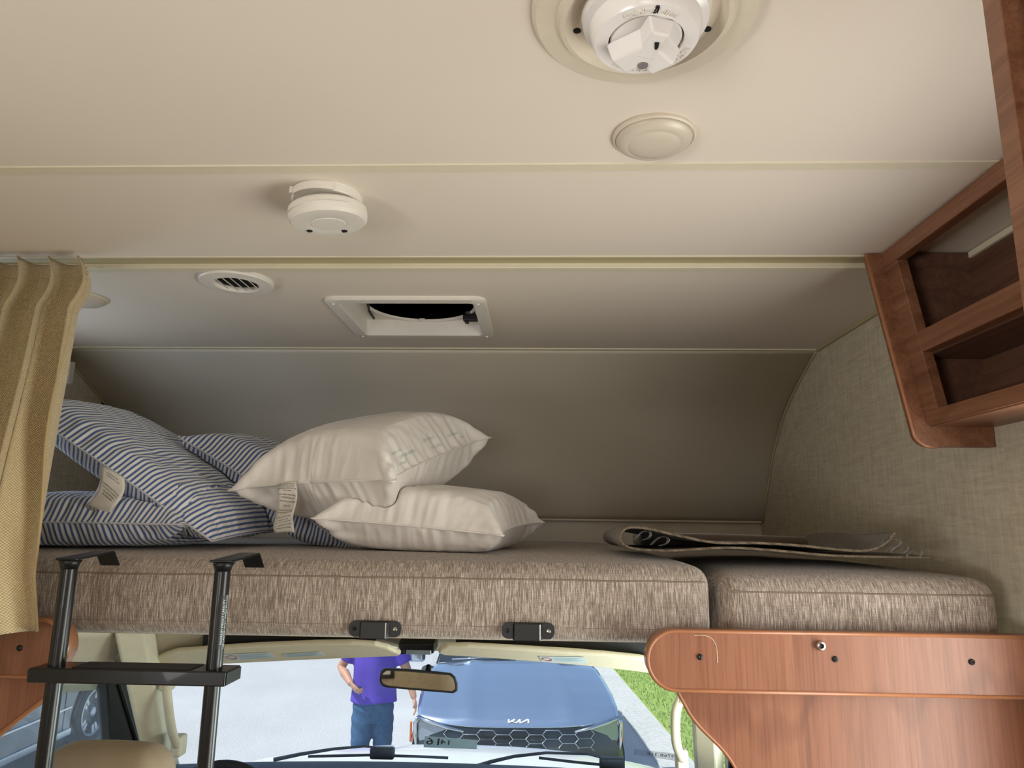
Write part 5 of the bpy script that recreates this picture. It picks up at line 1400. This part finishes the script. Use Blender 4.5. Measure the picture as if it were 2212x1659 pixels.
for yw in (0.0, -2.75):
    w = MB().lathe([(0.235, -0.20), (0.34, -0.20), (0.36, -0.17), (0.36, -0.03), (0.345, -0.005), (0.27, 0.0), (0.25, -0.02), (0.235, -0.02)], (0, yw, 0.36), 40, 'x').build('tyre', M['tyre'], t, local=True, autos=40)
    MB().lathe([(0.255, -0.02), (0.262, -0.004), (0.245, 0.0), (0.232, -0.03), (0.230, -0.16)], (0, yw, 0.36), 40, 'x').build('rim', M['alloy'], w, local=True, autos=40)
    MB().lathe([(0.23, -0.16), (0.0, -0.16)], (0, yw, 0.36), 30, 'x').build('brake_disc', M['rubber'], w, local=True)
    MB().lathe([(0.062, -0.05), (0.060, -0.018), (0.03, -0.012), (0.0, -0.012)], (0, yw, 0.36), 24, 'x').build('hub', M['alloy'], w, local=True, smooth=True)
    sp = None
    for k in range(10):
        a = 2 * PI * k / 10 + (0.16 if k % 2 else -0.16)
        if sp is None:
            sp = MB().hexa([(-0.030, -0.016, 0.03), (-0.030, 0.016, 0.03), (-0.012, 0.026, 0.245), (-0.012, -0.026, 0.245)], [(-0.055, -0.016, 0.03), (-0.055, 0.016, 0.03), (-0.045, 0.026, 0.245), (-0.045, -0.026, 0.245)]).build('spoke', M['alloy'], w, local=True, bevel=0.004); o = sp
        else:
            o = sp.copy(); COL.objects.link(o); o.parent = w
        o.location = (0, yw, 0.36); o.rotation_euler = (a, 0, 0)

# ---------------------------------------------------------------- person
PO_ = Vector((-1.60, 7.42, G))
t = thing('person', PO_, 'person in purple t-shirt and blue jeans standing outside holding keys', 'person')
def remeshed(mb, name, mat, parent, voxel, smooth_it=4):
    o = mb.build(name, mat, parent, local=True)
    m = o.modifiers.new('remesh', 'REMESH'); m.mode = 'VOXEL'; m.voxel_size = voxel
    m2 = o.modifiers.new('smooth', 'SMOOTH'); m2.iterations = smooth_it; m2.factor = 0.5
    dg = bpy.context.evaluated_depsgraph_get(); me = bpy.data.meshes.new_from_object(o.evaluated_get(dg))
    o.modifiers.clear(); old = o.data; o.data = me; bpy.data.meshes.remove(old)
    me.shade_smooth(); return o
def ball(mb, c, r, seg=16):
    pr_ = [(r[0] * math.sin(PI * k / 10) + 1e-4, -r[2] * math.cos(PI * k / 10)) for k in range(11)]
    n0 = len(mb.v); mb.lathe(pr_, (0, 0, 0), seg); 
    for k in range(n0, len(mb.v)): v = mb.v[k]; mb.v[k] = Vector((v.x + c[0], v.y * r[1] / r[0] + c[1], v.z + c[2]))
# the person faces the coach (-y); image left = the person's right arm = -x
b = MB()
b.tube([(0, 0, 0.90), (0, 0.0, 1.05), (0, 0, 1.25), (0, 0.01, 1.42), (0, 0.01, 1.50)], [0.140, 0.150, 0.165, 0.16, 0.09], 20, True, 0.68, (0, 1, 0))
b.tube([(0, 0.01, 1.46), (0, -0.005, 1.60)], [0.062, 0.056], 14)
ball(b, (0, -0.012, 1.685), (0.077, 0.098, 0.118)); ball(b, (0, -0.055, 1.62), (0.05, 0.05, 0.045))
b.tube([(0, -0.105, 1.705), (0, -0.128, 1.670), (0, -0.108, 1.658)], [0.010, 0.016, 0.010], 8)
for s in (-1, 1):
    ball(b, (s * 0.078, 0.0, 1.685), (0.012, 0.022, 0.032))
    dy = -0.05 if s < 0 else 0.03
    b.tube([(s * 0.09, 0, 0.90), (s * 0.098, dy * 0.5, 0.68), (s * 0.10, dy, 0.50), (s * 0.105, dy * 0.5, 0.28), (s * 0.11, 0.0, 0.06)], [0.070, 0.062, 0.046, 0.044, 0.038], 14)
    b.tube([(s * 0.11, 0.05, 0.05), (s * 0.12, -0.12, 0.04)], [0.04, 0.035], 10)
# right arm (image left): elbow out, forearm bent in front of the belly
RS, RE, RW_ = Vector((-0.205, 0.0, 1.42)), Vector((-0.345, 0.02, 1.19)), Vector((-0.185, -0.185, 1.075))
b.tube([RS, RS.lerp(RE, 0.5), RE, RE.lerp(RW_, 0.35), RE.lerp(RW_, 0.75), RW_], [0.062, 0.054, 0.044, 0.047, 0.036, 0.030], 14)
LS, LE, LW = Vector((0.205, 0.0, 1.42)), Vector((0.320, 0.03, 1.16)), Vector((0.405, -0.04, 0.93))
b.tube([LS, LS.lerp(LE, 0.5), LE, LE.lerp(LW, 0.35), LE.lerp(LW, 0.75), LW], [0.062, 0.054, 0.044, 0.047, 0.036, 0.030], 14)
def hand(W_, d, palm_n, curl):
    """palm, four bent fingers and a thumb; d along the hand, palm_n towards the palm"""
    d = Vector(d).normalized(); n = Vector(palm_n); n = (n - d * n.dot(d)).normalized(); sdir = d.cross(n)
    b.tube([W_, W_ + d * 0.045, W_ + d * 0.09], [0.030, 0.040, 0.038], 12, True, 0.5, n)
    for k, (o_, L) in enumerate(((-0.029, 0.072), (-0.010, 0.080), (0.010, 0.076), (0.028, 0.060))):
        p = W_ + d * 0.085 + sdir * o_; q1 = p + (d * math.cos(curl * 0.5) + n * math.sin(curl * 0.5)) * L * 0.45
        q2 = q1 + (d * math.cos(curl * 1.3) + n * math.sin(curl * 1.3)) * L * 0.32; q3 = q2 + (d * math.cos(curl * 2) + n * math.sin(curl * 2)) * L * 0.25
        b.tube([p, q1, q2, q3], [0.0098, 0.0092, 0.0085, 0.0072], 8)
    p = W_ + d * 0.03 - sdir * 0.032; b.tube([p, p + d * 0.03 - sdir * 0.022 + n * 0.012, p + d * 0.058 - sdir * 0.018 + n * 0.03], [0.014, 0.0115, 0.009], 8)
    return W_ + d * 0.085 + n * 0.03
grip_c = hand(RW_, (0.75, -0.25, -0.62), (0.5, 0.55, 0.35), 1.0)
hand(LW, (0.25, -0.08, -0.95), (-0.9, -0.2, -0.2), 0.5)
remeshed(b, 'body', M['skin'], t, 0.008, 5)
# t-shirt
b = MB()
b.tube([(0, 0, 0.885), (0, 0, 0.97), (0, 0, 1.10), (0, 0, 1.25), (0, 0.01, 1.40), (0, 0.01, 1.48), (0, 0.01, 1.515)], [0.232, 0.222, 0.212, 0.212, 0.208, 0.15, 0.085], 26, True, 0.70, (0, 1, 0))
for S_, E_ in ((RS, RE), (LS, LE)):
    b.tube([S_.lerp(E_, -0.25), S_.lerp(E_, 0.25), S_.lerp(E_, 0.68)], [0.075, 0.078, 0.084], 16)
sh = remeshed(b, 't_shirt', M['shirt'], t, 0.012, 3)
rngs = [random.Random(5).uniform(0, 6) for _ in range(4)]
for v in sh.data.vertices:
    c = v.co; f = 0.004 * math.sin(38 * c.x + 9 * c.z + rngs[0]) * math.sin(8 * c.z) + 0.004 * math.sin(23 * c.z + 16 * c.x)
    c.y += -f if c.y < 0 else f; c.z += 0.012 * math.sin(c.x * 14) * max(0, (0.95 - c.z) / 0.1) if c.z < 0.95 else 0
# jeans
b = MB()
b.tube([(0, 0, 0.70), (0, 0, 0.82), (0, 0, 0.96)], [0.170, 0.200, 0.190], 24, True, 0.72, (0, 1, 0))
for s in (-1, 1):
    dy = -0.05 if s < 0 else 0.03
    b.tube([(s * 0.088, 0, 0.86), (s * 0.098, dy * 0.5, 0.68), (s * 0.10, dy, 0.50), (s * 0.105, dy * 0.5, 0.28), (s * 0.11, 0.0, 0.05)], [0.112, 0.106, 0.092, 0.086, 0.090], 18)
jn = remeshed(b, 'jeans', M['denim'], t, 0.012, 2)
for v in jn.data.vertices:
    c = v.co; c.y += 0.005 * math.sin(46 * c.z + 20 * c.x) * (1 if c.y < 0 else -1); c.x += 0.003 * math.sin(60 * c.z + c.x * 9)
# hair, eyes, mouth, shoes
b = MB(); ball(b, (0, 0.012, 1.715), (0.084, 0.100, 0.100)); hr = remeshed(b, 'hair', M['hair'], t, 0.012, 2)
for s in (-1, 1):
    b = MB(); ball(b, (s * 0.031, -0.098, 1.695), (0.011, 0.008, 0.007), 10); b.build('eye', M['ink'], t, local=True, smooth=True)
    b = MB(); ball(b, (s * 0.112, -0.05, 0.045), (0.052, 0.15, 0.05)); b.build('shoe', M['shoe'], t, local=True, smooth=True)
MB().tube([(-0.024, -0.104, 1.632), (0, -0.110, 1.629), (0.024, -0.104, 1.632)], 0.004, 6).build('mouth', M['red_print'], t, local=True, smooth=True)
# tattoo on the left forearm
b = MB(); q0 = LE.lerp(LW, 0.22) + Vector((-0.008, -0.044, 0.0))
for k in range(9):
    a = 2 * PI * k / 9; b.prism([q0 + Vector((0.010 * math.cos(a - 0.3), 0.0, 0.010 * math.sin(a - 0.3))), q0 + Vector((0.034 * math.cos(a), 0.004, 0.04 * math.sin(a))), q0 + Vector((0.010 * math.cos(a + 0.3), 0.0, 0.010 * math.sin(a + 0.3)))], (0, -0.002, 0))
b.build('tattoo', M['tattoo'], t, local=True)
ky = thing('key_fob', PO_ + grip_c, 'small dark key fob held in the hand of the person outside', 'keys')
MB().rbox(-0.018, 0.018, -0.028, 0.010, -0.020, 0.020, 0.008, (2, 2, 2)).build('fob', M['black'], ky, smooth=True, local=True)
MB().tube([(0.0, -0.02, -0.018), (0.006, -0.024, -0.05)], 0.004, 6).build('key_blade', M['steel'], ky, local=True)

# internal bookkeeping is not part of the scene
for o in bpy.data.objects:
    if '_o' in o: del o['_o']
